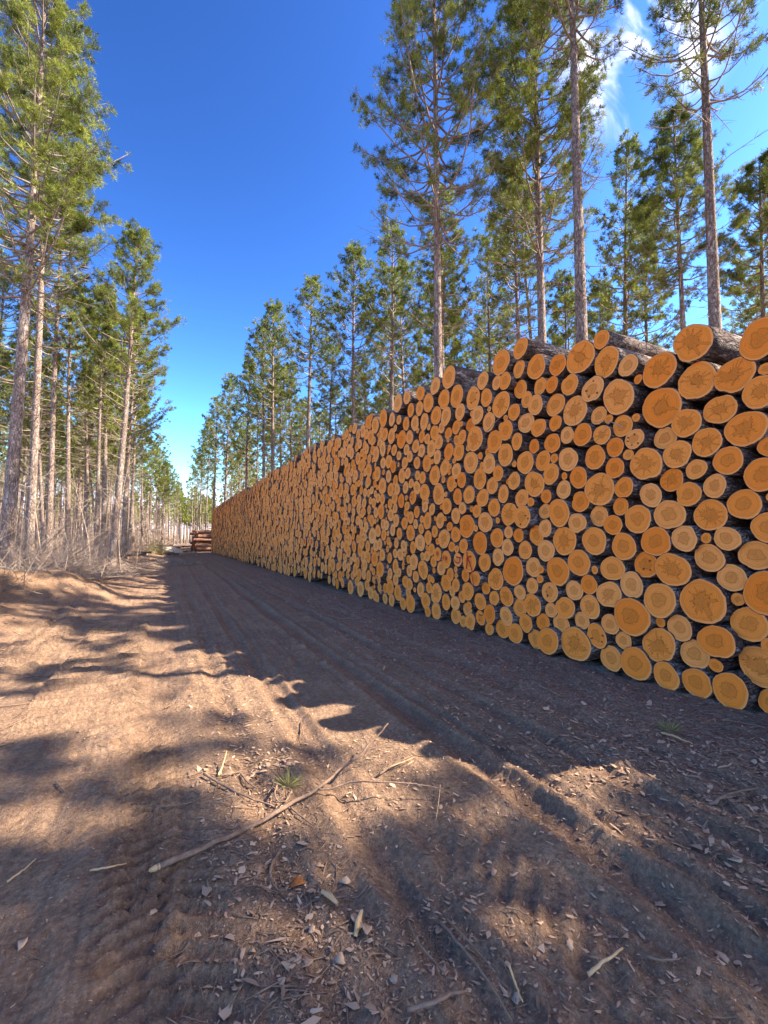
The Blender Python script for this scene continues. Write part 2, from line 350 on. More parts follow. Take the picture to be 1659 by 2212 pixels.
# log ends seen in the photograph: (x, y, height) read off enlargements; s star heart, k knots, p pale, d deep orange
T6 = """8,282,140;533,217,125 r;1155,250,250 s;1610,230,255;80,402,165;238,390,140 s;388,342,215 s;562,378,195 s;715,394,145 p;915,425,225 s;1165,485,245 s;1437,455,240 s;1620,572,210 s;103,527,115;204,523,110 d;342,523,138;484,553,168 kp;655,607,230 s;922,670,265 s;1332,686,200 s;12,622,105;98,660,135;205,655,150;357,697,198 s;502,728,120;1110,782,190 s;668,800,145;1530,832,240 s;18,780,140 p;120,815,125;226,783,105;297,863,112 p;420,862,148 d;542,862,130 s;762,890,135 k;937,882,150 p;1252,912,190 s;-20,908,110;73,942,95 d;190,918,132 d;625,945,128 d;1660,930,140;1045,997,185 s;122,1033,132;305,1027,158 p;484,1013,160;630,1093,138 d;842,1057,222 s;1402,1037,185;20,1045,150;196,1126,138;378,1150,142 d;1000,1165,155 s;1185,1095,135;1640,1130,225;70,1200,172 s;270,1232,125 p;527,1228,218 s;712,1220,140 d;875,1270,155 p;1128,1262,162;1323,1210,150 p;162,1277,95 d;382,1313,138 d;654,1346,118;1510,1340,200;-5,1290,124;130,1377,105 p;249,1388,180;990,1408,202;1274,1411,207 s;772,1430,190"""
T7 = """25,172,150 k;380,213,138 p;495,165,140 p;612,230,135 d;160,248,115 p;72,292,128;278,335,192 s;480,332,188;680,368,180;905,337,200 d;1107,315,172 p;1378,312,160 p;1647,232,200;20,397,125;160,400,145;1262,452,188;1560,432,200;815,494,172 k;388,478,178;72,508,132 p;245,536,188;597,527,168;1030,527,228 s;1427,596,182 p;733,635,168 p;74,637,105;455,630,128 d;187,683,138 k;350,672,135 p;590,697,178 s;1610,685,275 d;942,740,225;1232,742,290 s;72,770,150 s;298,788,148;470,775,155;192,803,102 p;755,840,250 d;1530,892,228;40,897,120;138,890,112 d;250,910,135 p;395,888,118 p;594,900,132 p;1055,925,168 p;502,977,158 k;1333,1010,225 d;685,1017,118 p;905,1047,225 s;1152,1107,190 p;82,1018,128;205,1023,178;375,1045,228 s;1560,1210,260 s;603,1142,170;775,1170,210;985,1248,175;1190,1300,190;1430,1355,225;1665,1440,180;1670,1040,110"""
T5 = """1307,167,165;1425,217,112;950,265,150;1183,290,115;1292,300,95;1363,295,118;1413,338,122;868,325,115;1004,392,152;778,375,98;667,400,95;610,440,122;818,437,125;920,415,130;1118,405,152 k;1207,405,120;1312,452,172 s;1402,500,112;700,487,92;752,475,95;868,525,122;955,532,125;1038,503,108 p;1162,520,122;1230,565,128 p;1362,627,135;1088,587,95 d;1007,600,92;717,577,105;783,572,112;652,585,92;617,553,65;570,550,88;523,545,115;597,610,50;460,590,110;408,568,90;856,645,102;904,610,78 p;937,640,85;1140,683,165 s;1262,700,150;1050,673,90;993,690,75;888,702,98;772,660,85;802,682,72;688,670,98;632,680,120 d;563,663,105;513,652,95;422,668,95;458,690,55;366,628,90;318,612,75;832,740,112;720,730,90;773,760,85 p;1025,763,118;950,773,108;880,803,95;1340,790,150 s;1095,843,152;1235,850,132 p;663,753,78;593,757,80;515,745,100;687,800,78 p;620,795,65;735,843,85;797,845,112;652,848,85;590,870,85 d;545,835,95;510,843,80;470,785,100;433,755,70;922,868,110;1003,898,105 p;1302,913,105;1158,950,140 s;852,928,130;1055,957,105 d;1396,965,118 s;1245,998,112;780,948,82;738,928,68;688,915,80;632,930,100;540,935,85;585,965,72;952,982,105;702,982,65;752,1010,90 p;663,1010,82;622,1018,80;505,1000,110;558,1020,90;802,1043,115;883,1055,142 s;1005,1070,105;1093,1062,120;1323,1053,115;1183,1085,122;718,1073,98 k;587,1080,85;513,1093,78;640,1100,92 d;767,1108,65;940,1135,110;1058,1148,85;1260,1147,118;1146,1163,92;555,1120,70;800,1140,75;848,1160,82 p;740,1175,80;683,1137,68;605,1150,70 p;1000,1200,108 p;895,1232,102 s;1200,1247,140;1355,1190,155 s;563,1195,85;655,1187,65;690,1210,85;818,1232,110;503,1180,100;605,1232,85 p;652,1240,85;730,1258,65;953,1273,65 d;1070,1275,155 d;575,1295,85;545,1265,70;505,1243,75;770,1293,72;857,1310,80;628,1320,80;697,1315,110 s;1345,1313,85 p;1420,1333,95 d;1272,1350,130;1003,1328,105;918,1362,128 s;518,1330,78;820,1345,95;481,1300,80;757,1380,120;602,1385,72 p;545,1370,60;1167,1383,155 d;1068,1402,100;983,1407,70;652,1405,80;710,1415,85;843,1430,85;1350,1412,112;500,1400,78;587,1455,65 p;622,1462,85;900,1455,90 O;957,1495,112 F;1035,1497,92 pJ;1113,1512,143 K;1212,1525,122;1285,1480,118 p;805,1473,72;757,1480,65 p;680,1495,60;548,1485,70;513,1460,85;460,1490,100;715,1510,105;852,1510,75;900,1555,95 p;592,1550,95;508,1555,105;783,1565,125 s;684,1572,80;1395,1578,195 d;975,1597,88;630,1585,60;1075,1602,88 d;1155,1622,105 L;1262,1620,150 s;741,1610,78"""
T8 = """88,400,88;150,415,105;205,410,160;292,442,155;377,455,108 p;407,368,115;505,428,140;582,402,115;668,477,190 s;746,357,165;805,432,102 p;872,375,128;762,542,148;853,565,137;912,500,118;993,432,180;1107,533,170;1140,412,118 k;935,630,137 p;1207,663,180 d;1232,507,145;1350,500,195 s;1467,597,175;1495,443,150;1370,687,180;1105,695,138 k;15,460,125;62,490,110;105,512,92;158,523,105;238,538,125;347,562,125;430,563,178;560,550,160;578,655,105;670,660,168;830,690,162;928,735,115;1010,745,165;1183,805,125;1297,820,182;1447,853,200;345,343,125;262,323,118;213,262,110"""
T9 = """436,740,370 O2;588,745,350 F2;720,765,410 P2;903,875,350 I2;1120,945,325 J2"""
logs = []                       # [y, z, r, flag, x offset, traced]
for txt, ox, oy, sc in ((T6, 1700, 1000, 2.07375), (T7, 1700, 1600, 2.07375), (T5, 1000, 1100, 2.07375), (T8, 1200, 1780, 3.0164), (T9, 960, 1700, 11.85)):
    for it in txt.split(';'):
        a = it.split(); zx, zy, h = [float(v) for v in a[0].split(',')]; fl = a[1] if len(a) > 1 else ''
        fx, fy = ox+zx/sc, oy+zy/sc
        Yp, Zp, t = pix_plane_x(fx/1.50693, fy/1.50693, XP)
        logs.append([Yp, Zp, h/sc/2*t/1440.6*1.045, fl, 0.0, 1])
def top_h(Y):
    Y = np.asarray(Y, float)
    return np.interp(Y, [-1.2, -.2, .5, 1.2, 1.9, 3.6, 5, 8.4, 14, 24, 54], [.35, 1.1, 1.75, 2.8, 3.45, 3.95, 4.2, 4.55, 4.8, 4.85, 4.85]) + .10*vnoise(Y*.5, Y*0, 1)
P = np.array([[l[0], l[1], l[2]] for l in logs])
# drop doubles, then ease overlaps apart
order = np.argsort(-P[:, 2]); keep = []
for i in order:
    ok = all(math.hypot(P[i, 0]-P[j, 0], P[i, 1]-P[j, 1]) > .62*max(P[i, 2], P[j, 2]) + .25*min(P[i, 2], P[j, 2]) for j in keep)
    if ok or any(c in logs[i][3] for c in 'OFJKPIL'): keep.append(i)
logs = [logs[i] for i in keep]; P = P[keep]
Y_LEFT = pix_plane_x(1231/1.50693, 1100, XP)[0]       # traced area reaches this far
nt0 = len(P)
def relax(P, fixed_w, iters, grav=0.0, lo=None, hi=None, topf=None):
    n = len(P)
    for it in range(iters):
        o = np.argsort(P[:, 0]); D = np.zeros((n, 2)); C = np.zeros(n)
        ys_ = P[o, 0]
        for c0 in range(0, n, 160):
            a = o[c0:c0+160]; y0, y1 = P[a, 0].min()-.5, P[a, 0].max()+.5
            b = o[np.searchsorted(ys_, y0):np.searchsorted(ys_, y1)]
            dy = P[a, 0][:, None]-P[b, 0][None]; dz = P[a, 1][:, None]-P[b, 1][None]
            d = np.hypot(dy, dz)+1e-6; ov = (P[a, 2][:, None]+P[b, 2][None]) - d
            ov[(a[:, None] == b[None])] = 0; ov = np.clip(ov, 0, None)
            D[a, 0] += (ov*dy/d).sum(1)*.5; D[a, 1] += (ov*dz/d).sum(1)*.5
        P[:, :2] += D*fixed_w[:, None]*.8
        P[:, 1] -= grav*(fixed_w > .3)
        P[:, 1] = np.maximum(P[:, 1], P[:, 2]-.01)
        if hi is not None: 
            mv = fixed_w > .3; P[mv, 0] = np.clip(P[mv, 0], lo, hi)
    return P
P = relax(P, np.full(nt0, .35), 6)
tr = P.copy()
# the rest of the pile: random circles pushed into contact
def rad(Y): 
    m = np.interp(Y, [0, 4, 9, 14, 20, 54], [.115, .116, .128, .138, .142, .148])
    return np.clip(m*np.exp(rng.normal(0, .27, np.shape(Y))), m*.55, m*1.65)
new = []
def fill(y0, y1, dens):
    area = 0; tot = np.trapezoid(top_h(np.linspace(y0, y1, 200)), np.linspace(y0, y1, 200)) if hasattr(np, 'trapezoid') else np.trapz(top_h(np.linspace(y0, y1, 200)), np.linspace(y0, y1, 200))
    while area < dens*tot:
        Y = rng.uniform(y0, y1); Z = rng.uniform(.1, 1)*float(top_h(Y)); r = float(rad(Y))
        new.append([Y, Z, r]); area += math.pi*r*r
fill(Y_LEFT+.05, 53, .95)
fill(-1.3, 1.78, .84)
new = np.array(new)
A = np.concatenate([tr, new]); w = np.concatenate([np.zeros(nt0), np.ones(len(new))])
near_y = new[:, 0] < 4
A = relax(A, w, 90, .0012)
keepm = np.ones(len(A), bool); keepm[nt0:] = A[nt0:, 1]+A[nt0:, 2]*.6 < top_h(A[nt0:, 0])+.04
for i in range(nt0, len(A)):                     # throw out what stayed jammed
    d = np.hypot(A[:, 0]-A[i, 0], A[:, 1]-A[i, 1]) - A[i, 2]*.72 - A[:, 2]*.72; d[i] = 9; d[~keepm] = 9
    if d.min() < 0 and A[i, 2] <= A[np.argmin(d), 2]*1.6: keepm[i] = False
A = A[keepm]
# small logs dropped into holes of the traced part
for _ in range(9000):
    Y = rng.uniform(1.6, Y_LEFT+.3); Z = rng.uniform(.05, .87)*float(top_h(Y))
    m = np.abs(A[:, 0]-Y) < .6; g = (np.hypot(A[m, 0]-Y, A[m, 1]-Z)-A[m, 2]).min()
    g = min(g, Z)
    if g > .048: A = np.concatenate([A, [[Y, Z, min(g, .13)]]])
n_all = len(A)
flags = [l[3] for l in logs] + ['']*(n_all-nt0)
xoff = rng.normal(0, .028, n_all); xoff = np.clip(xoff, -.09, .09)
for i, f in enumerate(flags):
    if any(q in f for q in 'OFJKPIL'): xoff[i] = -.06
# apparent size from the camera decides who is an object of its own
v = np.stack([np.full(n_all, XP), A[:, 0], A[:, 1]-EYE], 1)
f_ = np.array(pix_dir(829.5, 1106)); r_ = np.array([math.cos(YAW), -math.sin(YAW), 0]); u_ = np.cross(r_, f_)
dep = v@f_; sx = (v@r_)/dep*956+829.5; sy = 1106-(v@u_)/dep*956
inview = (dep > .3) & (sx > -30) & (sx < 1690) & (sy > 0)
size = np.where(inview, A[:, 2]/np.maximum(dep, .3), 0)
forced = np.array([any(c in f for c in 'OFJKPIL') for f in flags]); size[forced] += 10
single = np.argsort(-size)[:300]; single_set = set(single.tolist())

tone = np.clip(.1+.75*rng.beta(2.2, 2.4, n_all), 0, 1); starv = np.clip(rng.normal(.15, .15, n_all), 0, .5); seeds = rng.uniform(0, 90, n_all)
tone = np.clip(tone - .040*np.clip(A[:, 0]-4, 0, 12), 0.02, 1)
for i, f in enumerate(flags):
    if 's' in f: starv[i] = rng.uniform(.7, 1.15)
    if 'p' in f: tone[i] = rng.uniform(.08, .2)
    if 'd' in f: tone[i] = rng.uniform(.68, .9)
    if 'F' in f or 'O' in f or 'K' in f: tone[i] = .42; starv[i] = 0
    if 'J' in f or '2' in f: tone[i] = .12; starv[i] = 0
def outline(r, n, g):
    th = np.arange(n)*2*math.pi/n; e = g.uniform(0, .075); p = g.uniform(0, 6.3, 4)
    rr = r*(1 + e*np.cos(2*(th-p[0])) + .022*np.cos(3*th+p[1]) + .012*np.cos(5*th+p[2]) + g.normal(0, .009, n))
    if g.random() < .22: rr *= 1-.10*np.exp(-((np.angle(np.exp(1j*(th-p[3]))))/.28)**2)
    return th, rr
SM = []                                          # shared arrays for the pile beyond the nearest logs
def log_geo(i, n, seg, g, local):
    Y, Z, r = A[i]; th, rr = outline(r, n, g); x0 = XP+xoff[i]
    ay, az = g.normal(0, .012), g.normal(0, .010)            # crooked in the pile
    tx, tz = g.normal(0, .025, 2)
    tilt = tx*np.cos(th)*rr + tz*np.sin(th)*rr               # saw cut not quite square
    o = np.array([0, 0, 0]) if local else np.array([x0, Y, Z])
    face = np.stack([tilt, -np.cos(th)*rr*.965, np.sin(th)*rr*.965], 1)+o
    c = np.zeros((1, 3))+o
    fv = np.concatenate([face, c]); ff = np.stack([np.full(n, n), (np.arange(n)+1) % n, np.arange(n)], 1)
    uv = np.concatenate([np.stack([np.cos(th), np.sin(th)], 1), [[0, 0]]])
    s = np.linspace(0, 1, seg+1)
    bv = []
    for k, t in enumerate([0.0]+list(s)):
        sc = .955 if k == 0 else (1.0 - .10*t)
        dx = tilt*(1-min(1, t*8)) + (0.0025 if k == 0 else .006*(t == 0)) + t*LOGLEN
        rk = rr*sc
        if k > 1: rk = rk*(1 + .035*vnoise(th*2.2+i, np.full(n, t*9.+i), 1)) + (.010*vnoise(th*6+i, np.full(n, t*26.+i), 2) if seg > 4 else 0)
        bv.append(np.stack([dx, -np.cos(th)*rk + ay*t*LOGLEN, np.sin(th)*rk + az*t*LOGLEN - .02*math.sin(t*3)*0], 1)+o)
    m = len(bv); bv = np.concatenate(bv)
    a = (np.arange(m-1)[:, None]*n+np.arange(n)[None]); an = np.arange(m-1)[:, None]*n+(np.arange(n)[None]+1) % n
    bf = np.stack([a, a+n, an+n, an], -1).reshape(-1, 4)
    last = (m-1)*n; bv = np.concatenate([bv, [bv[last:].mean(0)]]); cap = np.stack([last+np.arange(n), np.full(n, len(bv)-1), last+(np.arange(n)+1) % n], 1)[:, ::-1]
    return fv, ff, uv, bv, bf, cap, (x0, Y, Z, r)
FB = []; nb = 0
sv, s3, s4, suv, st_, ss_, se_, mi3, mi4 = [], [], [], [], [], [], [], [], []
g = np.random.default_rng(3)
for i in range(n_all):
    if i in single_set: continue
    fv, ff, uv, bv, bf, cap, _ = log_geo(i, 14, 2, g, False)
    for vv, is_face in ((fv, 1), (bv, 0)):
        sv.append(vv); k = len(vv)
        suv.append(uv if is_face else np.zeros((k, 2)))
        st_.append(np.full(k, tone[i])); ss_.append(np.full(k, starv[i])); se_.append(np.full(k, seeds[i]))
        if is_face: s3.append(ff+nb); mi3.append(np.zeros(len(ff), int))
        else: s4.append(bf+nb); s3.append(cap+nb); mi3.append(np.ones(len(cap), int))
        nb += k
s4 = np.concatenate(s4); s3 = np.concatenate(s3)
add('stacked_logs', mesh_np('stacked_logs', np.concatenate(sv), [s4, s3], np.concatenate([np.ones(len(s4), int)]+mi3),
    {'tone': np.concatenate(st_), 'star': np.concatenate(ss_), 'seed': np.concatenate(se_)}, np.concatenate(suv),
    smooth=np.concatenate([np.ones(len(s4), bool), np.zeros(len(s3), bool)])), [M_END, M_LOGBARK], label='far run of the long log pile, countless orange sawn ends receding beside the dirt road', cat='log pile', kind='stuff')

def ribbon(pts, w, x=-.004):
    """painted stroke on a face: points in (right, up) metres"""
    p = np.array(pts, float); d = np.gradient(p, axis=0); d /= np.linalg.norm(d, axis=1)[:, None]+1e-9
    nn = np.stack([-d[:, 1], d[:, 0]], 1)*(w/2*(1+.25*np.sin(np.arange(len(p))*2.1)))[:, None]
    a, b_ = p+nn, p-nn; V = np.concatenate([a, b_]); V3 = np.stack([np.full(len(V), x), -V[:, 0], V[:, 1]], 1)
    V3 = np.concatenate([V3, V3+[.0015, 0, 0]]); n = len(p); i = np.arange(n-1)
    F1 = np.stack([i, i+1, i+n+1, i+n], 1); F2 = np.stack([i, i+2*n, i+2*n+1, i+1], 1); F3 = np.stack([i+n, i+n+1, i+3*n+1, i+3*n], 1)
    return V3, np.concatenate([F1, F2, F3])
def arc(cx, cy, rx, ry, a0, a1, n=14):
    a = np.radians(np.linspace(a0, a1, n)); return [(cx+rx*math.cos(t), cy+ry*math.sin(t)) for t in a]
STROKES = {'O': [arc(.05, .12, .20, .20, 80, 445, 18)], 'F': [[(-.52, .38), (-.56, .2), (-.55, 0), (-.58, -.18)], [(-.52, .38), (-.36, .42), (-.24, .40)], [(-.54, .14), (-.40, .17), (-.32, .18)],
      [(-.02, .24), (-.05, .05), (-.06, -.14)], arc(.02, .15, .18, .13, 120, -120, 12)],
      'J': [[(-.25, .42), (.1, .34), (.55, .32), (.92, .36)], [(.62, .33), (.66, .05), (.58, -.22), (.35, -.42), (.05, -.48), (-.3, -.4), (-.6, -.22), (-.72, .02)]],
      'K': [[(-.28, .85), (-.22, .5), (-.24, .1), (-.30, -.35), (-.36, -.72)], [(.42, .42), (.25, .50), (.05, .42), (-.2, .18)], [(-.2, .2), (.08, .0), (.28, -.42), (.45, -.78), (.50, -.93)]],
      'L': [[(-.62, .75), (-.55, .3), (-.45, -.2), (-.28, -.68), (-.2, -.85)]],
      'O2': [arc(0, 0, .42, .34, 70, 440, 18)], 'F2': [[(-.15, .45), (-.1, 0), (0, -.35)], [(-.15, .42), (.35, .40)], [(-.1, .08), (.3, .1)]],
      'P2': [[(-.3, .4), (-.2, 0), (-.2, -.3)], arc(0, .18, .36, .26, 130, -130, 12)], 'I2': [[(.2, .5), (0, .1), (-.1, -.3), (-.1, -.5)]],
      'J2': [[(-.5, .65), (0, .5), (.6, .42)], [(.1, .45), (.12, 0), (.1, -.45), (-.1, -.6), (-.5, -.55)]]}

# who rests on whom: courses counted up from the ground, for the labels
lev = {}
for i in np.argsort(A[:, 1]):
    m = [lev.get(j, 0) for j in np.nonzero((np.abs(A[:, 0]-A[i, 0]) < A[i, 2]+.22) & (A[:, 1] < A[i, 1]))[0]
         if math.hypot(A[j, 0]-A[i, 0], A[j, 1]-A[i, 1]) < 1.3*(A[i, 2]+A[j, 2]) and A[i, 1]-A[j, 1] > .55*(A[i, 2]+A[j, 2]) and abs(A[i, 0]-A[j, 0]) < .8*(A[i, 2]+A[j, 2])]
    lev[i] = 1+max(m) if m and A[i, 1] > A[i, 2]*1.8 else 1
ORD = ['', 'first', 'second', 'third', 'fourth', 'fifth', 'sixth', 'seventh', 'eighth', 'ninth', 'tenth', 'eleventh', 'twelfth', 'thirteenth', 'fourteenth', 'fifteenth', 'sixteenth', 'seventeenth', 'eighteenth', 'nineteenth', 'twentieth']
def ordn(k):
    if k <= 20: return ORD[k]
    t = {2: 'twenty', 3: 'thirty', 4: 'forty', 5: 'fifty', 6: 'sixty', 7: 'seventy', 8: 'eighty', 9: 'ninety'}[k//10]
    return {2: 'twentieth', 3: 'thirtieth', 4: 'fortieth', 5: 'fiftieth', 6: 'sixtieth', 7: 'seventieth', 8: 'eightieth', 9: 'ninetieth'}[k//10] if k % 10 == 0 else t+'-'+ORD[k % 10]
rows = {}
for i in range(n_all):
    if inview[i] and sx[i] < 1659+20: rows.setdefault(lev[i], []).append(i)
rank = {}
for k, l in rows.items():
    for q, i in enumerate(sorted(l, key=lambda j: A[j, 0])): rank[i] = (k, q+1)
MARK = {'O': 'sawn log end bearing a small red painted O, left of the red FP', 'F': 'sawn log end with red painted letters FP, left of the red J',
        'J': 'pale sawn log end with a red painted J, between the FP and K logs', 'K': 'large sawn log end with a tall red painted K',
        'L': 'log end under the K log carrying the long red tail of its stroke', 'O2': 'distant pale log end with a red O, leftmost of the far painted marks',
        'F2': 'distant pale log end with a red F, second of the far painted marks', 'P2': 'distant pale log end with a red P, beside the far painted F',
        'I2': 'distant narrow log end with one red slash, between far P and J', 'J2': 'distant pinkish log end with a red J, rightmost of the far painted marks'}
top_single = {}
for i in single:
    gg = np.random.default_rng(1000+int(i)); Y, Z, r = A[i]
    ontop = Z + r > float(top_h(Y)) - .55
    big = size[i] > .022
    n = 40 if big else 28
    fv, ff, uv, bv, bf, cap, pos = log_geo(i, n, 22 if ontop else (5 if big else 3), gg, True)
    me = mesh_np('log', bv, [bf, cap], smooth=np.concatenate([np.ones(len(bf), bool), np.zeros(len(cap), bool)]))
    flag = flags[i]; mark = next((k for k in ('O2', 'F2', 'P2', 'I2', 'J2', 'O', 'F', 'J', 'K', 'L') if k in flag), None)
    if mark: lab = MARK[mark]
    else:
        szw = 'huge' if r > .19 else 'large' if r > .15 else 'medium' if r > .115 else 'small' if r > .08 else 'tiny'
        tw = 'pale' if tone[i] < .25 else 'orange' if tone[i] < .62 else 'deep orange'
        hw = 'knotty end' if 'k' in flag else 'star-shaped heart' if starv[i] > .6 else 'rounded heart'
        k, q = rank.get(i, (lev[i], 1))
        place = ('bottom course' if k == 1 else ordn(k)+' course up')
        if 'r' in flag: lab = 'topmost thin log showing its long rough bark, resting on the ridge of the pile'
        else: lab = f'{szw} {tw} log with {hw}, {ordn(q)} from the right in the {place}'
    o = add('log', me, M_LOGBARK, loc=pos[:3], label=lab, cat='log', group='sawn logs stacked in the pile')
    fm = mesh_np('cut_face', fv, [ff], None, {'tone': np.full(len(fv), tone[i]), 'star': np.full(len(fv), starv[i]), 'seed': np.full(len(fv), seeds[i])}, uv)
    add('cut_face', fm, M_END, o)
    if 'k' in flag:
        for q in range(gg.integers(3, 6)):
            a0 = gg.uniform(0, 6.3); rk = r*gg.uniform(.35, .72); e1, e2 = r*gg.uniform(.07, .13), r*gg.uniform(.05, .08); rot = a0+gg.normal(0, .3)
            t = np.arange(12)*math.pi/6; kk = np.stack([e1*np.cos(t)*math.cos(rot)-e2*np.sin(t)*math.sin(rot)+rk*math.cos(a0), e1*np.cos(t)*math.sin(rot)+e2*np.sin(t)*math.cos(rot)+rk*math.sin(a0)], 1)
            kv = np.concatenate([np.stack([np.full(12, -.007), -kk[:, 0], kk[:, 1]], 1), [[-.011, -rk*math.cos(a0), rk*math.sin(a0)]], np.stack([np.full(12, .006), -kk[:, 0], kk[:, 1]], 1)])
            j = np.arange(12); jn = (j+1) % 12
            add('knot', mesh_np('knot', kv, [np.stack([np.full(12, 12), jn, j], 1), np.stack([j, jn, jn+13, j+13], 1)]), M_KNOT, o)
    if mark:
        sw = {'K': .10, 'L': .11, 'J': .15, 'F': .085, 'O': .12}.get(mark, .17)*r
        VV, FF, bb = [], [], 0
        for s_ in STROKES[mark]:
            s_ = np.array(s_)*r
            tt = np.linspace(0, 1, len(s_)); t2 = np.linspace(0, 1, 3*len(s_)); s_ = np.stack([np.interp(t2, tt, s_[:, 0]), np.interp(t2, tt, s_[:, 1])], 1)
            a_, b2 = ribbon(s_, sw, -.012); VV.append(a_); FF.append(b2+bb); bb += len(a_)
        me2 = mesh_np('painted_letter', np.concatenate(VV), [np.concatenate(FF)])
        add('painted_letter', me2, M_PAINT, o)
        # letter faces: keep the saw cut flat so that the strokes lie on it
        c_ = np.empty(len(fm.vertices)*3, np.float32); fm.vertices.foreach_get('co', c_); c_ = c_.reshape(-1, 3); c_[:, 0] *= .15; fm.vertices.foreach_set('co', c_.ravel())
print('logs', n_all, 'traced', nt0)
# ------------------------------------------------------------------ pines
def tuft_mesh(C, D, blades, Ln, Wd, tn, g):
    n = len(C); C = np.repeat(C, blades, 0); D = np.repeat(D, blades, 0)
    d = D*.75 + g.normal(0, .62, (n*blades, 3)); d /= np.linalg.norm(d, axis=1)[:, None]+1e-9
    s = np.cross(d, g.normal(0, 1, (n*blades, 3))); s /= np.linalg.norm(s, axis=1)[:, None]+1e-9
    L = Ln*g.uniform(.7, 1.15, (n*blades, 1)); w = Wd*g.uniform(.7, 1.2, (n*blades, 1))
    mid = C+d*L*.45
    V = np.stack([C, mid+s*w*.5, C+d*L, mid-s*w*.5], 1).reshape(-1, 3)
    F = np.arange(n*blades)[:, None]*4+np.arange(4)[None]
    T = np.repeat(np.repeat(tn, blades), 4) + g.normal(0, .06, n*blades).repeat(4)
    return V, F, np.clip(T, 0, 1)
def pine_meshes(seed, H, r0, cb, cr, detail, dead=.5, lean=(0, 0), dens=1.0, one_side=None, bend=.25, clump=False):
    """detail 3 near, 2 middle, 1 far. cb: height where the live crown starts; cr: crown radius"""
    g = np.random.default_rng(seed)
    seg = {3: 26, 2: 14, 1: 7}[detail]; sides = {3: 14, 2: 9, 1: 6}[detail]
    zz = np.linspace(0, H, seg+1); t = zz/H
    ph = g.uniform(0, 6.3, 2)
    cx = lean[0]*zz + bend*(np.sin(t*3.1+ph[0])-math.sin(ph[0]))*.6; cy = lean[1]*zz + bend*(np.sin(t*2.6+ph[1])-math.sin(ph[1]))*.6
    rad_ = r0*(1-t)**.75*(1+.0*t) + r0*.28*np.exp(-zz/.35) + .015
    zz2 = zz.copy(); zz2[0] = -.4
    TV, TF = tubes([np.stack([cx, cy, zz2], 1)], [rad_], sides)
    if detail >= 2: 
        a = np.arctan2(TV[:, 1]-np.repeat(cy, sides), TV[:, 0]-np.repeat(cx, sides)); k = 1+.07*vnoise(a*2+seed, TV[:, 2]*1.3, 1)
        TV[:, 0] = np.repeat(cx, sides)+(TV[:, 0]-np.repeat(cx, sides))*k; TV[:, 1] = np.repeat(cy, sides)+(TV[:, 1]-np.repeat(cy, sides))*k
    at = lambda z: np.array([np.interp(z, zz, cx), np.interp(z, zz, cy), z])
    BP, BR, DP, DR, TC, TD, TT = [], [], [], [], [], [], []
    CH = H-cb; wh = {3: .42, 2: .55, 1: .8}[detail]
    z = cb
    while z < H-.25:
        t_ = (z-cb)/CH; prof = (1-t_)**.62*min(1, .62+1.6*t_); prof *= g.uniform(.75, 1.15)
        nb_ = g.integers(4, 7) if detail > 1 else g.integers(3, 6); a0 = g.uniform(0, 6.3)
        for k in range(nb_):
            a = a0+k*2*math.pi/nb_+g.normal(0, .25); Lb = cr*prof*g.uniform(.6, 1.18)+.15
            if one_side is not None and t_ < .45 and math.cos(a-one_side) < 0: Lb *= .55
            el0 = .10+.75*t_+g.normal(0, .12); up = g.uniform(.1, .4)
            npt = 5 if detail > 1 else 3; s = np.linspace(0, 1, npt); az = a + g.normal(0, .25)*s
            p0 = at(z+g.normal(0, .1)); hor = Lb*s*math.cos(el0); ver = Lb*(s*math.sin(el0) + up*s**2 - .18*np.sin(s*3.14)*(1-t_))
            pts = np.stack([p0[0]+hor*np.cos(az), p0[1]+hor*np.sin(az), p0[2]+ver], 1)
            rb = (.012+.011*Lb)*(1-.8*s)+.003; BP.append(pts); BR.append(rb if detail > 1 else rb*1.3)
            leafy = np.clip((t_+.10)*2.6, .22, .92)*dens
            ntw = int({3: 5.2, 2: 4.2, 1: 3}[detail]*Lb*(.8 if t_ < .2 else 1))+2
            for q in range(ntw):
                u = g.uniform(.30, 1.0)**.8; bp = np.array([np.interp(u, s, pts[:, i]) for i in range(3)])
                dirn = np.array([math.cos(a), math.sin(a), .25]); sd_ = g.choice([-1, 1])*g.uniform(.3, 1.15)
                ca_, sa_ = math.cos(sd_), math.sin(sd_); dd = np.array([dirn[0]*ca_-dirn[1]*sa_, dirn[0]*sa_+dirn[1]*ca_, g.uniform(.05, .75)]); dd /= np.linalg.norm(dd)
                Lt = g.uniform(.25, .62)*(.55+.22*Lb); tip = bp+dd*Lt; midp = bp+dd*Lt*.5+[0, 0, -.03]
                if detail > 1: BP.append(np.stack([bp, midp, tip])); BR.append(np.array([.008, .006, .003])*(1 if detail == 3 else 1.4))
                if g.random() > leafy: continue
                nf = {3: 7, 2: 4, 1: 2}[detail]*(3 if clump else 1); tw = g.normal(.5, .22)
                for e in range(nf):
                    c = bp+dd*Lt*g.uniform(.35, 1.0)+g.normal(0, .065, 3); TC.append(c); td = dd*.6+np.array([0, 0, .55])+g.normal(0, .25, 3); TD.append(td/np.linalg.norm(td)); TT.append(tw+g.normal(0, .10))
            TC.append(pts[-1]); TD.append(np.array([math.cos(a)*.5, math.sin(a)*.5, .7])); TT.append(.6)
        z += wh*g.uniform(.7, 1.25)*(1 if t_ < .8 else .7)
    for q in range(10): TC.append(at(H-q*.08)+g.normal(0, .09, 3)); TD.append(np.array([g.normal(0, .3), g.normal(0, .3), 1])); TT.append(.6)
    z = cb*.16                                             # dead boughs on the bare stem
    step = {3: .38, 2: .5, 1: 1.0}[detail]/max(dead, .05)*.5
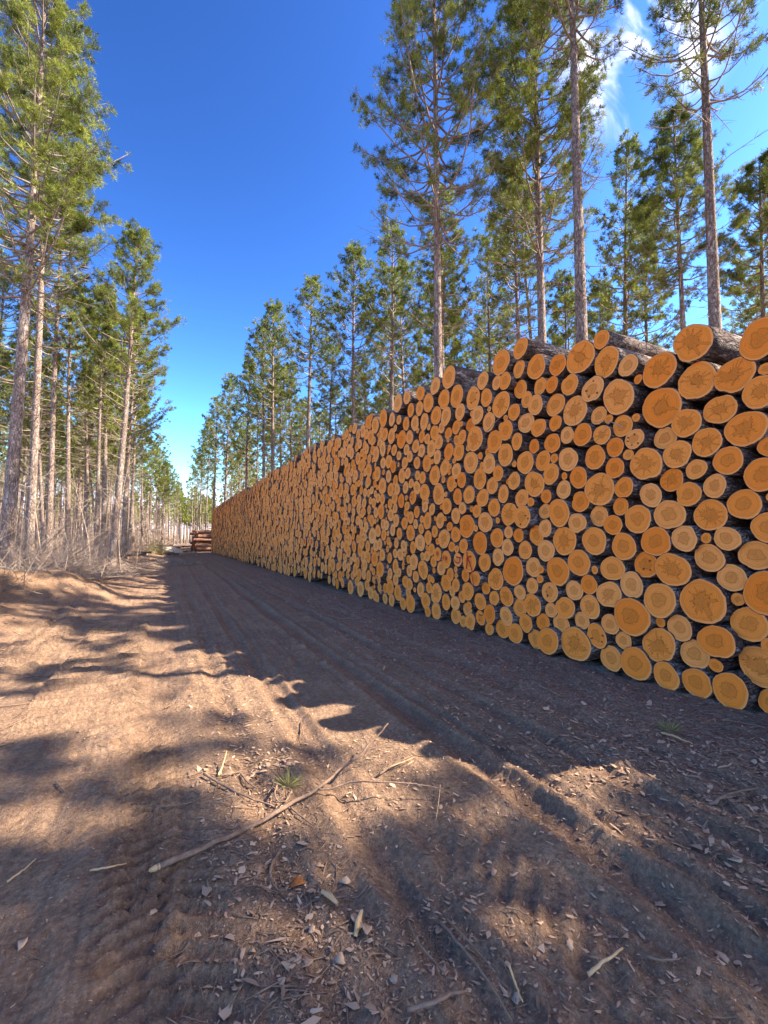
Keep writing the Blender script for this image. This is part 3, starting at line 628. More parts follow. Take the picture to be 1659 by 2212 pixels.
    while z < cb+CH*.12:
        tt = z/cb; a = g.uniform(0, 6.3); Lb = g.uniform(.4, 1.0)*cr*(.25+.65*min(1, tt)); npt = 4 if detail > 1 else 3
        s = np.linspace(0, 1, npt); az = a+g.normal(0, .5)*s; p0 = at(z); dr_ = g.uniform(-.35, .25)
        pts = np.stack([p0[0]+Lb*s*np.cos(az), p0[1]+Lb*s*np.sin(az), z+Lb*(dr_*s+.15*s**2)+g.normal(0, .02, npt)], 1)
        DP.append(pts); DR.append((.013*(1-.75*s)+.002)*(1 if detail > 1 else 1.5))
        for q in range({3: 5, 2: 3, 1: 1}[detail]):
            u = g.uniform(.3, .95); bp = np.array([np.interp(u, s, pts[:, i]) for i in range(3)]); dd = np.array([math.cos(a+g.choice([-1, 1])*.8), math.sin(a+g.choice([-1, 1])*.8), g.normal(-.1, .3)])
            Lt = g.uniform(.2, .5); DP.append(np.stack([bp, bp+dd*Lt*.5+[0, 0, .02], bp+dd*Lt])); DR.append(np.array([.006, .004, .002])*(1 if detail == 3 else 1.5))
        z += step*g.uniform(.5, 1.5)
    bs = 4 if detail == 3 else 3
    BV, BF = tubes(BP, BR, bs); DV, DF = tubes(DP, DR, 3)
    bl, Ln, Wd = {3: (20, .165, .0125), 2: (14, .19, .024), 1: (11, .28, .058)}[detail]
    V, F, T = tuft_mesh(np.array(TC), np.array(TD), bl, Ln, Wd, np.clip(np.array(TT), 0, 1), g)
    return (mesh_np('trunk', TV, [TF], smooth=True), mesh_np('branches', BV, [BF]), mesh_np('dead_branches', DV, [DF]), mesh_np('crown', V, [F], attrs={'tone': T}))
for_mats = (('trunk', M_TRUNK), ('branches', M_BRANCH), ('dead_branches', M_DEAD), ('crown', M_NEEDLE))
def place_pine(ms, x, y, rz, sc, label, group=None, scz=None, name='pine_tree'):
    root = add(name, None, None, loc=(x, y, gz(x, y)-.05), label=label, cat='pine tree', group=group)
    root.rotation_euler = (0, 0, rz) if rz == 0 else (random.gauss(0, .016), random.gauss(0, .016), rz); root.scale = (sc, sc, scz or sc)
    for (nm, mat), me in zip(for_mats, ms):
        if len(me.materials) == 0: me.materials.append(mat)
        add(nm, me, None, root, kind='stuff' if nm == 'dead_branches' else None)
    return root
def at_px(px, depth):                # where the line of sight over a trunk meets a given distance
    d = pix_dir(px, 1165); k = depth; return d.x*k, d.y*k
NEARP = [  # px, depth, H, r0, crown base, crown radius, detail, seed, extras, label
 (948, 13.5, 22.0, .155, 11.2, 3.0, 3, 11, dict(dens=.62, dead=.35, bend=.05), 'tall pine with airy wide crown, nearest behind the middle of the log pile'),
 (1183, 14.5, 23.5, .165, 11.0, 2.5, 3, 12, dict(dens=1.0, dead=.5, bend=.05), 'dark crowned pine just left of the bare grey trunk behind the logs'),
 (1269, 11.2, 21.5, .175, 15.0, 2.3, 3, 13, dict(dens=.8, dead=.22, bend=.04), 'thick bare grey trunk rising out of the picture top behind the pile ridge'),
 (1563, 11.5, 21.0, .175, 13.6, 2.0, 3, 14, dict(dens=.55, dead=.30, bend=.05), 'straight bare pine trunk near the right edge with small tufted boughs high up'),
 (1502, 17.2, 19.6, .14, 11.8, 2.3, 3, 15, dict(dens=.95, dead=.8), 'slender pine with rounded crown beside the bare trunk at the right'),
 (1406, 24, 20.3, .14, 10.5, 2.4, 2, 16, dict(dead=.8), 'pine with loose crown standing alone against blue sky right of the grey trunk'),
 (1664, 17.5, 17.2, .14, 10.2, 2.3, 3, 17, dict(dead=1.0), 'pine cut by the right picture edge, many bare lower boughs'),
 (1140, 19.5, 19.2, .13, 11.0, 2.0, 2, 18, dict(dead=.8), 'thin pine between the two tall near pines behind the logs'),
 (971, 22, 19.8, .15, 12.0, 2.1, 2, 19, dict(dead=.6), 'pine right behind the airy tall one, white lit stem'),
 (1066, 27, 20.6, .14, 10.5, 2.4, 2, 20, dict(dens=.6, dead=.9), 'pale stemmed pine in the gap right of the airy tall pine'),
 (840, 24.5, 19.8, .15, 12.0, 2.2, 2, 21, dict(dead=.6), 'pine with peaked crown, second left of the airy tall pine'),
 (768, 26.7, 19.6, .15, 11.0, 2.4, 2, 22, dict(dead=.8), 'pale stemmed pine above the log ridge, dense dark crown'),
 (661, 29, 19.4, .17, 12.0, 2.5, 2, 23, dict(dead=.7), 'straight pine with bright stem rising over the far half of the pile'),
 (590, 34, 20.0, .17, 11.0, 2.6, 2, 24, dict(dead=.9), 'twin stemmed looking dark pine right of the road gap'),
 (568, 35.5, 19.5, .16, 11.0, 2.3, 2, 25, dict(dead=.9), 'dark pine just left of its near twin above the far pile'),
 (533, 44, 19.6, .16, 9.0, 2.4, 2, 26, dict(dead=1.), 'dense pine above the distant end of the log pile'),
 (484, 50, 20.5, .16, 9.0, 2.6, 2, 27, dict(dead=1.), 'pine with drooping boughs at the far end of the pile'),
 (458, 55, 19.5, .17, 8.0, 2.9, 2, 28, dict(dead=1., dens=.8), 'pine leaning its boughs into the road gap, past the end of the pile'),
 (14, 13.0, 19.5, .165, 8.4, 2.9, 3, 31, dict(dens=.72, dead=.45, lean=(.01, 0), bend=.1), 'thickest pine at the left edge, broad mottled trunk on the bank'),
 (64, 17.5, 21.0, .145, 11.5, 2.7, 3, 32, dict(dead=.7, bend=.1, dens=.75), 'bright lit pine trunk second from the left edge'),
 (106, 20.0, 17.0, .13, 9.5, 2.0, 2, 33, dict(dead=.9, bend=.1), 'lit pine stem third from the left edge'),
 (243, 20.5, 16.2, .155, 8.6, 2.45, 3, 34, dict(dens=.8, dead=.9, bend=.12, lean=(.035, .0)), 'leaning pine with long pale trunk at the edge of the clearing'),
 (147, 24, 15.0, .13, 8.0, 1.8, 2, 35, dict(dead=1.2), 'thin pine stem fourth from the left edge'),
 (222, 27, 15.6, .14, 7.4, 2.2, 2, 36, dict(dead=1.2), 'pine directly left of the leaning clearing-edge pine'),
 (268, 28, 16.2, .16, 7.0, 2.7, 2, 37, dict(dead=1.3), 'pine directly right of the leaning clearing-edge pine, long side boughs'),
 (186, 33, 13.5, .15, 6.5, 2.2, 2, 38, dict(dead=1.4), 'shorter full crowned pine in the left forest gap'),
 (287, 38, 14.2, .15, 6.2, 2.3, 2, 39, dict(dead=1.4), 'pine at the edge of the left forest beyond the leaning one'),
]
used = []
for (px, dp, H, r0, cb, cr, det, sd_, ex, lab) in NEARP:
    x, y = at_px(px, dp); ms = pine_meshes(sd_, H, r0, cb, cr, det, **ex)
    place_pine(ms, x, y, 0, 1, lab, 'pines along the road'); used.append((x, y))
# ready-made pines for the rest of the forest
MID = [pine_meshes(50+i, 18.5+.8*(i % 3), .125+.01*(i % 4), g_, 1.9+.18*i, 2, dead=1.2, bend=.2+.1*i, dens=1.1-.09*i) for i, g_ in enumerate((9.5, 10.5, 8.5, 11, 12, 9.9))]
FAR = [pine_meshes(70+i, 18.5, .15, g_, 2.5, 1, dead=1.4) for i, g_ in enumerate((9., 10.2, 8, 11))]
for k, (px, dp, H, sd_) in enumerate(((443, 64, 20, 'right'), (431, 77, 20.5, 'right'), (423, 92, 19.5, 'right'), (416, 112, 19, 'right'), (350, 60, 12.5, 'left'), (364, 72, 13.5, 'left'), (375, 86, 14.5, 'left'), (384, 104, 15.5, 'left'), (392, 128, 17, 'left'))):
    x, y = at_px(px, dp); used.append((x, y)); place_pine((MID if dp < 80 else FAR)[k % 4], x, y, k*1.7+.3, H/19., ordn(k % 4+1 if sd_ == 'right' else k-3)+' pine inward along the '+sd_+' edge of the distant road gap', 'pines at the far road gap')
gT = np.random.default_rng(41)
def ok_spot(x, y, dmin): return all((x-a)**2+(y-b)**2 > dmin*dmin for a, b in used)
def vis(x, y, m=.08):
    lat = x*math.cos(YAW)-y*math.sin(YAW); dpt = x*math.sin(YAW)+y*math.cos(YAW); return dpt > 1 and abs(lat/dpt) < .868+m, dpt
cand = []
def scatter(n, xr, yr, dmin, zone):
    c = 0
    for _ in range(n*60):
        if c >= n: break
        y = gT.uniform(*yr); x = gT.uniform(*xr)
        if not zone(x, y) or not ok_spot(x, y, dmin): continue
        used.append((x, y)); cand.append((x, y)); c += 1
left_edge = lambda y: -3.0 + .045*y
scatter(62, (-14, 1), (22, 62), 2.6, lambda x, y: x < left_edge(y)-.6 and x > -.263*y-1.5 and vis(x, y)[0] and not (y > 38 and x > -4.5 and y < 60))
scatter(50, (-32, 3), (60, 110), 2.4, lambda x, y: x < left_edge(y) and x > -.263*y-1.5)
right_ok = lambda x, y: x > 8.6+.0*y and vis(x, y, .05)[0]
scatter(54, (9, 34), (7, 58), 3.6, lambda x, y: right_ok(x, y) and x < 9+.9*y and vis(x, y)[1] > 20)
scatter(76, (7.5, 45), (30, 120), 3.2, lambda x, y: right_ok(x, y) and x > .05*y+5.5)
scatter(16, (22, 62), (8, 40), 5.5, lambda x, y: right_ok(x, y))
KINDL = ['slender pine with brushy lower boughs', 'pine with narrow rounded crown', 'pine with bare lower half', 'full crowned pine']
midt = []
cand.sort(key=lambda c: math.hypot(*c)); lcount = rcount = 0
for x, y in cand:
    dpt = vis(x, y)[1]; right = x > 5
    ms = MID[gT.integers(6)] if dpt < 48 else FAR[gT.integers(4)]
    s = gT.uniform(.8, 1.12)*(1.0 if right else (.78 if dpt < 62 else .95)); rz = gT.uniform(0, 6.28)
    side = 'right of the road behind the log pile' if right else 'left of the road'
    grp = ('pines deeper in the forest ' if dpt < 48 else 'far pines in the forest ')+side
    far = dpt >= 48
    o = place_pine(ms, x, y, rz, s, 'small distant pine among many alike '+('right of the road' if right else 'left of the road'), grp)
    if not far: midt.append((x*math.cos(YAW)-y*math.sin(YAW), dpt, right, o))
    if False: pass
for rt in (False, True):
    for k, q in enumerate(sorted([m for m in midt if m[2] == rt], key=lambda m: m[0]/m[1])):
        q[3]['label'] = ordn(k+1)+' from the left among the middle-distance pines '+('behind the log pile' if rt else 'left of the road')
# pines out of the picture on the right, whose shade falls over the road
SHADE = [(12.6, -5.9, .95), (11.6, -3.4, 1.0), (16.5, -7.0, 1.05), (12.6, -10.3, 1.0), (21.5, -10.0, 1.1), (9.6, .9, .92), (17.2, 1.2, 1.0), (14.6, 3.4, 1.0),
         (7.0, -9.4, 1.0), (4.6, -12.8, 1.0), (9.2, -14, 1.0), (24, -1.5, 1.0), (14, -15, 1.05)]
SHP = [pine_meshes(90+i, 18.5, .15, g_, 2.5, 2, dead=.6, dens=.55, clump=True) for i, g_ in enumerate((9.5, 10.5))]
for k, (x, y, s) in enumerate(SHADE):
    place_pine(SHP[k % 2], x, y, k*1.3, s, 'pine standing beyond the right end of the log pile, outside the view', 'pines beyond the near end of the pile')
# ------------------------------------------------------------------ the forest seen far off as one mass
def far_forest():
    g = np.random.default_rng(5); P1, R1, TC, TD, TT = [], [], [], [], []
    spots = []
    for q in range(40): spots.append((.042*170+2+g.normal(0, 4.5), g.uniform(168, 200)))
    while len(spots) < 620:
        y = g.uniform(112, 330); x = g.uniform(-90, 190)
        if not vis(x, y, .03)[0]: continue
        if y < 165 and abs(x - (.042*y+2)) < 3.4: continue
        if x > 0 and g.random() < .3: continue
        spots.append((x, y))
    for x, y in spots:
        h = g.uniform(14, 20); P1.append(np.array([[x, y, 0], [x, y, h]])); R1.append(np.array([.2, .06]))
        for q in range(46):
            t = g.random()**.8; c = np.array([x, y, h*(.45+.55*t)])+np.append(g.normal(0, 1.3*(1.05-t), 2), 0); TC.append(c); TD.append(np.array([0, 0, 1.])); TT.append(g.normal(.5, .15))
    V, F = tubes(P1, R1, 5); NV, NF, T = tuft_mesh(np.array(TC), np.array(TD), 6, .85, .30, np.clip(np.array(TT), 0, 1), g)
    n0 = len(V); me = mesh_np('distant_forest', np.concatenate([V, NV]), [np.concatenate([F, NF+n0])], np.concatenate([np.zeros(len(F), int), np.ones(len(NF), int)]), {'tone': np.concatenate([np.zeros(n0), T])})
    add('distant_forest', me, [M_TRUNK, M_NEEDLE], label='far off forest closing the end of the road', cat='forest', kind='stuff')
far_forest()
def far_undergrowth():
    g = np.random.default_rng(6); P1, R1, C, D, T = [], [], [], [], []
    while len(P1) < 1500:
        y = g.uniform(52, 210); x = g.uniform(-60, 60)
        if not vis(x, y, .02)[0] or (left_edge(y)-.5 < x < .045*y+6.5 and y < 190): continue
        if x > 0 and y < 70: continue
        h = g.uniform(3, 9); b = np.array([x, y, gz(x, y)]); P1.append(np.stack([b, b+[g.normal(0, .2), g.normal(0, .2), h]])); R1.append(np.array([.05, .015]))
        for q in range(4): C.append(b+[g.normal(0, .8), g.normal(0, .8), g.uniform(0, 2.6)]); D.append(np.array([0, 0, .6])); T.append(.5)
    V, F = tubes(P1, R1, 4); NV, NF, _ = tuft_mesh(np.array(C), np.array(D), 7, 1.3, .05, np.array(T), g)
    add('far_undergrowth', mesh_np('far_undergrowth', np.concatenate([V, NV]), [np.concatenate([F, NF+len(V)])]), M_DEAD, label='tan bare undergrowth massed between the distant pines', cat='undergrowth', kind='stuff')
far_undergrowth()

# ------------------------------------------------------------------ bare brush under the left pines
def brush_mesh(seed, h, spread, n, r=.006):
    g = np.random.default_rng(seed); Ps, Rs = [], []
    for k in range(n):
        a = g.uniform(0, 6.3); e = g.uniform(.2, 1.35); L = h*g.uniform(.5, 1.1); p0 = np.array([g.normal(0, spread), g.normal(0, spread), -.03]); s = np.linspace(0, 1, 5)
        d = np.array([math.cos(a)*math.cos(e), math.sin(a)*math.cos(e), math.sin(e)]); cur = g.normal(0, .2, 3)
        pts = p0+d*L*s[:, None]+cur*L*.6*(s**2)[:, None]; Ps.append(pts); Rs.append(r*(1.2-s))
        for q in range(5):
            u = g.uniform(.25, .95); b = np.array([np.interp(u, s, pts[:, i]) for i in range(3)]); dd = d+g.normal(0, .6, 3); Lt = L*g.uniform(.15, .4)
            Ps.append(np.stack([b, b+dd*Lt*.5, b+dd*Lt+g.normal(0, .04, 3)])); Rs.append(r*np.array([.7, .5, .3]))
    V, F = tubes(Ps, Rs, 3); return mesh_np('twigs', V, [F])
BR = [brush_mesh(200+i, h, s, n, r) for i, (h, s, n, r) in enumerate(((1.3, .35, 14, .0055), (.9, .6, 20, .005), (2.0, .3, 10, .007), (.5, .8, 24, .005)))]
gB = np.random.default_rng(9); spots = []
for k in range(170):
    y = gB.uniform(10.5, 58); lo, hi = -.263*y-1, left_edge(y)+.1
    x = hi-.5-abs(gB.normal(0, .55))*(hi-lo)
    if x < lo: continue
    spots.append((x, y))
for k in range(14): spots.append((gB.uniform(-3.9, -2.7), gB.uniform(13, 21)))
nearb = []
for x, y in spots:
    near = y < 22
    o = add('bare_shrub', BR[gB.integers(4)], M_DEAD, loc=(x, y, gz(x, y)), label='leafless grey brush at the foot of the left forest' if near else 'leafless brush deeper between the left pines', cat='shrub', group='bare brush near the clearing edge' if near else 'bare brush deeper between the left pines')
    s = gB.uniform(.7, 1.4); o.rotation_euler = (0, 0, gB.uniform(0, 6.3)); o.scale = (s, s, s*gB.uniform(.7, 1.1)); (nearb.append((o, (x*math.cos(YAW)-y*math.sin(YAW))/(x*math.sin(YAW)+y*math.cos(YAW)))) if near else None)
for k, (o, _) in enumerate(sorted(nearb, key=lambda q: q[1])): o['label'] = 'leafless grey brush at the forest edge, '+ordn(k+1)+' from the left'
# thin bare saplings of broadleaf among the pines
def sapling(seed, H):
    g = np.random.default_rng(seed); s = np.linspace(0, 1, 9); st = np.stack([.35*np.sin(s*3+seed), .3*np.sin(s*2.3+1), H*s], 1); st -= st[0]; Ps, Rs = [st], [.028*(1.05-s)+.003]
    for k in range(22):
        u = g.uniform(.25, .98); b = np.array([np.interp(u, s, st[:, i]) for i in range(3)]); a = g.uniform(0, 6.3); L = H*.2*(1.2-u); d = np.array([math.cos(a), math.sin(a), g.uniform(.5, 1.3)])
        q = np.stack([b, b+d*L*.5, b+d*L+[0, 0, .1]]); Ps.append(q); Rs.append(np.array([.009, .006, .003]))
        for _ in range(3): Ps.append(np.stack([q[1], q[1]+g.normal(0, .35, 3)*L+[0, 0, .2*L]])); Rs.append(np.array([.005, .002]))
    V, F = tubes(Ps, Rs, 4); return mesh_np('sapling', V, [F])
SA = [sapling(3, 6.5), sapling(8, 5.0)]
for k, (px, dp, lab) in enumerate(((92, 19, 'thin crooked sapling leaning between the lit left trunks'), (305, 31, 'bare sapling right of the leaning pine'), (330, 45, 'bare sapling near the far slash heaps'), (196, 18, 'bare sapling left of the leaning pine foot'), (265, 17, 'thin sapling beside the leaning pine trunk foot'), (175, 25, 'bare sapling deep between the left trunks'))):
    x, y = at_px(px, dp); o = add('bare_sapling', SA[k % 2], M_DEAD, loc=(x, y, gz(x, y)), label=lab, cat='sapling'); o.rotation_euler = (0, 0, k*1.9); o.scale = (1, 1, 1-.06*k)
# ------------------------------------------------------------------ slash, second stack and heaps at the far clearing
def simple_log(L, r, seed, sag=0.0):
    g = np.random.default_rng(seed); s = np.linspace(-.5, .5, 9); p = np.stack([s*L, .03*L*np.sin(s*4+seed), sag*np.cos(s*3)], 1)
    V, F = tubes([p], [r*(1-.25*(s+.5))*(1+.04*np.sin(s*31))], 12); c = []
    V = np.concatenate([V, p[:1], p[-1:]]); n = len(V)-2; j = np.arange(12); jn = (j+1) % 12
    caps = np.concatenate([np.stack([np.full(12, n), j, jn], 1), np.stack([np.full(12, n+1), n-12+jn, n-12+j], 1)])
    return mesh_np('fallen_log', V, [F, caps], np.concatenate([np.zeros(len(F), int), np.ones(24, int)]), smooth=np.concatenate([np.ones(len(F), bool), np.zeros(24, bool)]))
FL = [simple_log(3.4, .13, 1), simple_log(2.5, .10, 2), simple_log(4.6, .11, 3)]
for f in FL: f.materials.append(M_LOGBARK); f.materials.append(M_RAW)
gF = np.random.default_rng(77)
for k, (px, dp, up, rz, m) in enumerate(((350, 40, .1, -.5, 0), (370, 46, .1, -.3, 1), (330, 42, .15, -.55, 2), (385, 50, .1, -.2, 0), (345, 47, .35, -.45, 2), (300, 36, .12, -.6, 1), (392, 58, .2, .0, 2), (360, 55, .45, -.3, 0), (280, 30, .1, -.45, 1), (375, 60, .5, .1, 2), (335, 58, .4, -.3, 2), (395, 66, .4, .1, 0))):
    x, y = at_px(px, dp); o = add('fallen_log', FL[m], None, loc=(x, y, gz(x, y)+up), cat='log', group='felled logs lying in the far clearing', label='felled log lying among others in the far clearing left of the road'); o.rotation_euler = (0, gF.normal(0, .03), rz)
def second_stack():
    g = np.random.default_rng(15); pts = []; 
    for _ in range(4000):
        y, z, r = g.uniform(0, 9), g.uniform(.1, 3.1), g.uniform(.13, .24)
        if z+r > 2.7*min(1, .55+y*.3, .5+(9-y)*.3): continue
        if z < r: z = r
        if all(math.hypot(y-a, z-b) > .93*(r+c) for a, b, c in pts): pts.append((y, z, r))
    sv, s3, s4, uv, tn, ss, se, mi = [], [], [], [], [], [], [], []; nb = 0
    for k, (y, z, r) in enumerate(pts):
        n = 12; th = np.arange(n)*2*math.pi/n; x0 = g.normal(0, .25); L = 2.6
        for is_face in (1, 0):
            if is_face: V = np.concatenate([np.stack([np.full(n, x0), -np.cos(th)*r*.95, np.sin(th)*r*.95], 1), [[x0, 0, 0]]])+[0, y, z]; s3.append(np.stack([np.full(n, n), (np.arange(n)+1) % n, np.arange(n)], 1)+nb); mi.append(np.zeros(n, int)); uv.append(np.concatenate([np.stack([np.cos(th), np.sin(th)], 1), [[0, 0]]]))
            else:
                V = np.concatenate([np.stack([np.full(n, x0+d), -np.cos(th)*r, np.sin(th)*r], 1) for d in (.004, L)])+[0, y, z]; j = np.arange(n); jn = (j+1) % n; s4.append(np.stack([j, j+n, jn+n, jn], 1)+nb); uv.append(np.zeros((len(V), 2)))
            sv.append(V); tn.append(np.full(len(V), g.uniform(.3, 1))); ss.append(np.full(len(V), .2)); se.append(np.full(len(V), k*.7)); nb += len(V)
    s4 = np.concatenate(s4); s3 = np.concatenate(s3)
    me = mesh_np('distant_log_stack', np.concatenate(sv), [s4, s3], np.concatenate([np.ones(len(s4), int)]+mi), {'tone': np.concatenate(tn), 'star': np.concatenate(ss), 'seed': np.concatenate(se)}, np.concatenate(uv))
    o = add('distant_log_stack', me, [M_END, M_RUSTBARK], loc=(3.45, 57.5, 0), label='second smaller stack of rusty logs beyond the end of the long pile', cat='log stack', kind='stuff')
second_stack()
def heap(name, seed, n, rx, ry, hz, mat, label, cat, loc, L=.5, r=.012, kind=None):
    g = np.random.default_rng(seed); Ps, Rs = [], []
    for k in range(n):
        a = g.uniform(0, 6.3); q = math.sqrt(g.random()); c = np.array([rx*q*math.cos(a), ry*q*math.sin(a), hz*(1-q*q)*g.random()]); d = g.normal(0, 1, 3)*[1, 1, .35]; d /= np.linalg.norm(d); l = L*g.uniform(.4, 1.2)
        c[2] = max(c[2], .02); p = np.stack([c-d*l*.5, c+g.normal(0, .03, 3)*l, c+d*l*.5]); p[:, 2] = np.maximum(p[:, 2], .01); Ps.append(p); Rs.append(np.array([r, r*.8, r*.4])*g.uniform(.5, 1.4))
    V, F = tubes(Ps, Rs, 3); o = add(name, mesh_np(name, V, [F]), mat, loc=loc, label=label, cat=cat, kind=kind); return o
x, y = at_px(338, 40); heap('brush_heap', 1, 700, 1.0, .9, 1.3, flat_mat('dry_yellow_twigs', (.36, .30, .10), (.62, .52, .24), 5), 'heap of dry yellow boughs at the far edge of the clearing', 'brush heap', (x, y, gz(x, y)), .6, .014)
x, y = at_px(252, 17.5); heap('brush_heap', 2, 260, 1.5, .7, .5, M_DEAD, 'grey tangle of dead boughs against the foot of the leaning pine', 'brush heap', (x, y, gz(x, y)), 1.5, .010)
x, y = at_px(150, 13.6); heap('brush_heap', 3, 240, 1.5, .6, .45, M_DEAD, 'grey tangle of dead boughs behind the dirt mound at the left', 'brush heap', (x, y, gz(x, y)), 1.2, .009)
x, y = at_px(330, 27); heap('slash_debris', 4, 900, 2.8, 4.0, .25, M_DEAD, 'scattered brown slash and broken boughs on the clearing floor', 'slash', (x, y, gz(x, y)-.05), .6, .015, kind='stuff')
x, y = at_px(378, 42); heap('slash_debris', 5, 500, 2.0, 5.0, .2, M_DEAD, 'slash strewn beside the far end of the road', 'slash', (x, y, gz(x, y)-.02), .7, .02, kind='stuff')
def pale_mound(px, dp, rx, ry, h, label):
    x, y = at_px(px, dp); g = np.random.default_rng(4); u = np.linspace(0, 2*math.pi, 25)[:-1]; V = [[0, 0, h]]
    for k in range(1, 6):
        q = k/5
        for a in u: n_ = 1+.25*float(vnoise(np.array([a*1.3]), np.array([q*3]), 1)); V.append([rx*q*n_*math.cos(a), ry*q*n_*math.sin(a), h*(1-q**2.2)-(.1 if k == 5 else 0)])
    F3 = [[0, 1+j, 1+(j+1) % 24] for j in range(24)]; F4 = [[1+24*(k-1)+j, 1+24*k+j, 1+24*k+(j+1) % 24, 1+24*(k-1)+(j+1) % 24] for k in range(1, 5) for j in range(24)]
    add('sand_mound', mesh_np('sand_mound', np.array(V), [np.array(F4), np.array(F3)], smooth=True), flat_mat('pale_sand', (.42, .32, .22), (.62, .50, .38), 6, bumpy=.4), loc=(x, y, gz(x, y)), label=label, cat='mound')
pale_mound(366, 43, 1.6, 1.2, .75, 'low pale mound of sand beside the brush heap')

# ------------------------------------------------------------------ sticks on the road
def stick(name, pts, r, mat, label, cat='stick', sides=8, taper=.5, wob=.004):
    g = np.random.default_rng(int(abs(pts[0][0])*7)+len(pts)); P3 = [np.array(pix_ground(px, py, up)) for px, py, up in pts]
    P3 = np.array(P3); t = np.linspace(0, 1, len(P3)); t2 = np.linspace(0, 1, max(8, 4*len(P3))); Q = np.stack([np.interp(t2, t, P3[:, i]) for i in range(3)], 1); 
    for _ in range(2): Q[1:-1] = (Q[:-2]+2*Q[1:-1]+Q[2:])/4
    Q[1:-1] += g.normal(0, min(wob, .18*r), (len(Q)-2, 3))
    o0 = Q[0].copy(); V, F = tubes([Q-o0], [r*(1-(1-taper)*t2)*(1+.08*np.sin(t2*40))], sides)
    n = len(V); j = np.arange(sides); jn = (j+1) % sides; V = np.concatenate([V, (Q[:1]-o0), (Q[-1:]-o0)])
    caps = np.concatenate([np.stack([np.full(sides, n), jn, j], 1), np.stack([np.full(sides, n+1), n-sides+j, n-sides+jn], 1)])
    return add(name, mesh_np(name, V, [F, caps], smooth=np.concatenate([np.ones(len(F), bool), np.zeros(len(caps), bool)])), mat, loc=o0, label=label, cat=cat), Q, o0
br, Q, o0 = stick('branch', [(338, 1893, .018), (480, 1812, .022), (560, 1777, .022), (625, 1738, .025), (690, 1703, .03), (735, 1660, .07), (775, 1636, .12), (806, 1598, .17), (838, 1563, .22)], .0135, M_STICK, 'long forked brown branch lying diagonally across the road', 'branch', 10, .38, .003)
def child_stick(parent, o0, name, pts, r, taper=.4):
    o, q, oo = stick(name, pts, r, M_STICK, None, None, 7, taper); o.parent = parent; o.location = Vector(oo)-Vector(o0); return o
child_stick(br, o0, 'side_twig', [(688, 1705, .03), (712, 1704, .05), (756, 1690, .07), (800, 1689, .085), (880, 1692, .09), (950, 1702, .06), (1030, 1720, .02)], .0065)
child_stick(br, o0, 'side_twig', [(790, 1618, .15), (835, 1612, .12), (872, 1622, .08), (925, 1660, .02)], .0035)
child_stick(br, o0, 'side_twig', [(797, 1612, .16), (787, 1595, .18), (778, 1570, .2)], .005)
P0 = np.array(Q[0])-np.array(o0); dd = (Q[1]-Q[0]); dd /= np.linalg.norm(dd)
V, F = tubes([np.stack([P0-dd*.028, P0-dd*.012, P0+dd*.012])], [np.array([.008, .0125, .0142])], 9); V = np.concatenate([V, [P0-dd*.034]]); n = len(V)-1
V[:9] += np.random.default_rng(2).normal(0, .004, (9, 3))
add('broken_end', mesh_np('broken_end', V, [F, np.stack([np.full(9, n), (np.arange(9)+1) % 9, np.arange(9)], 1)]), M_RAW, br)
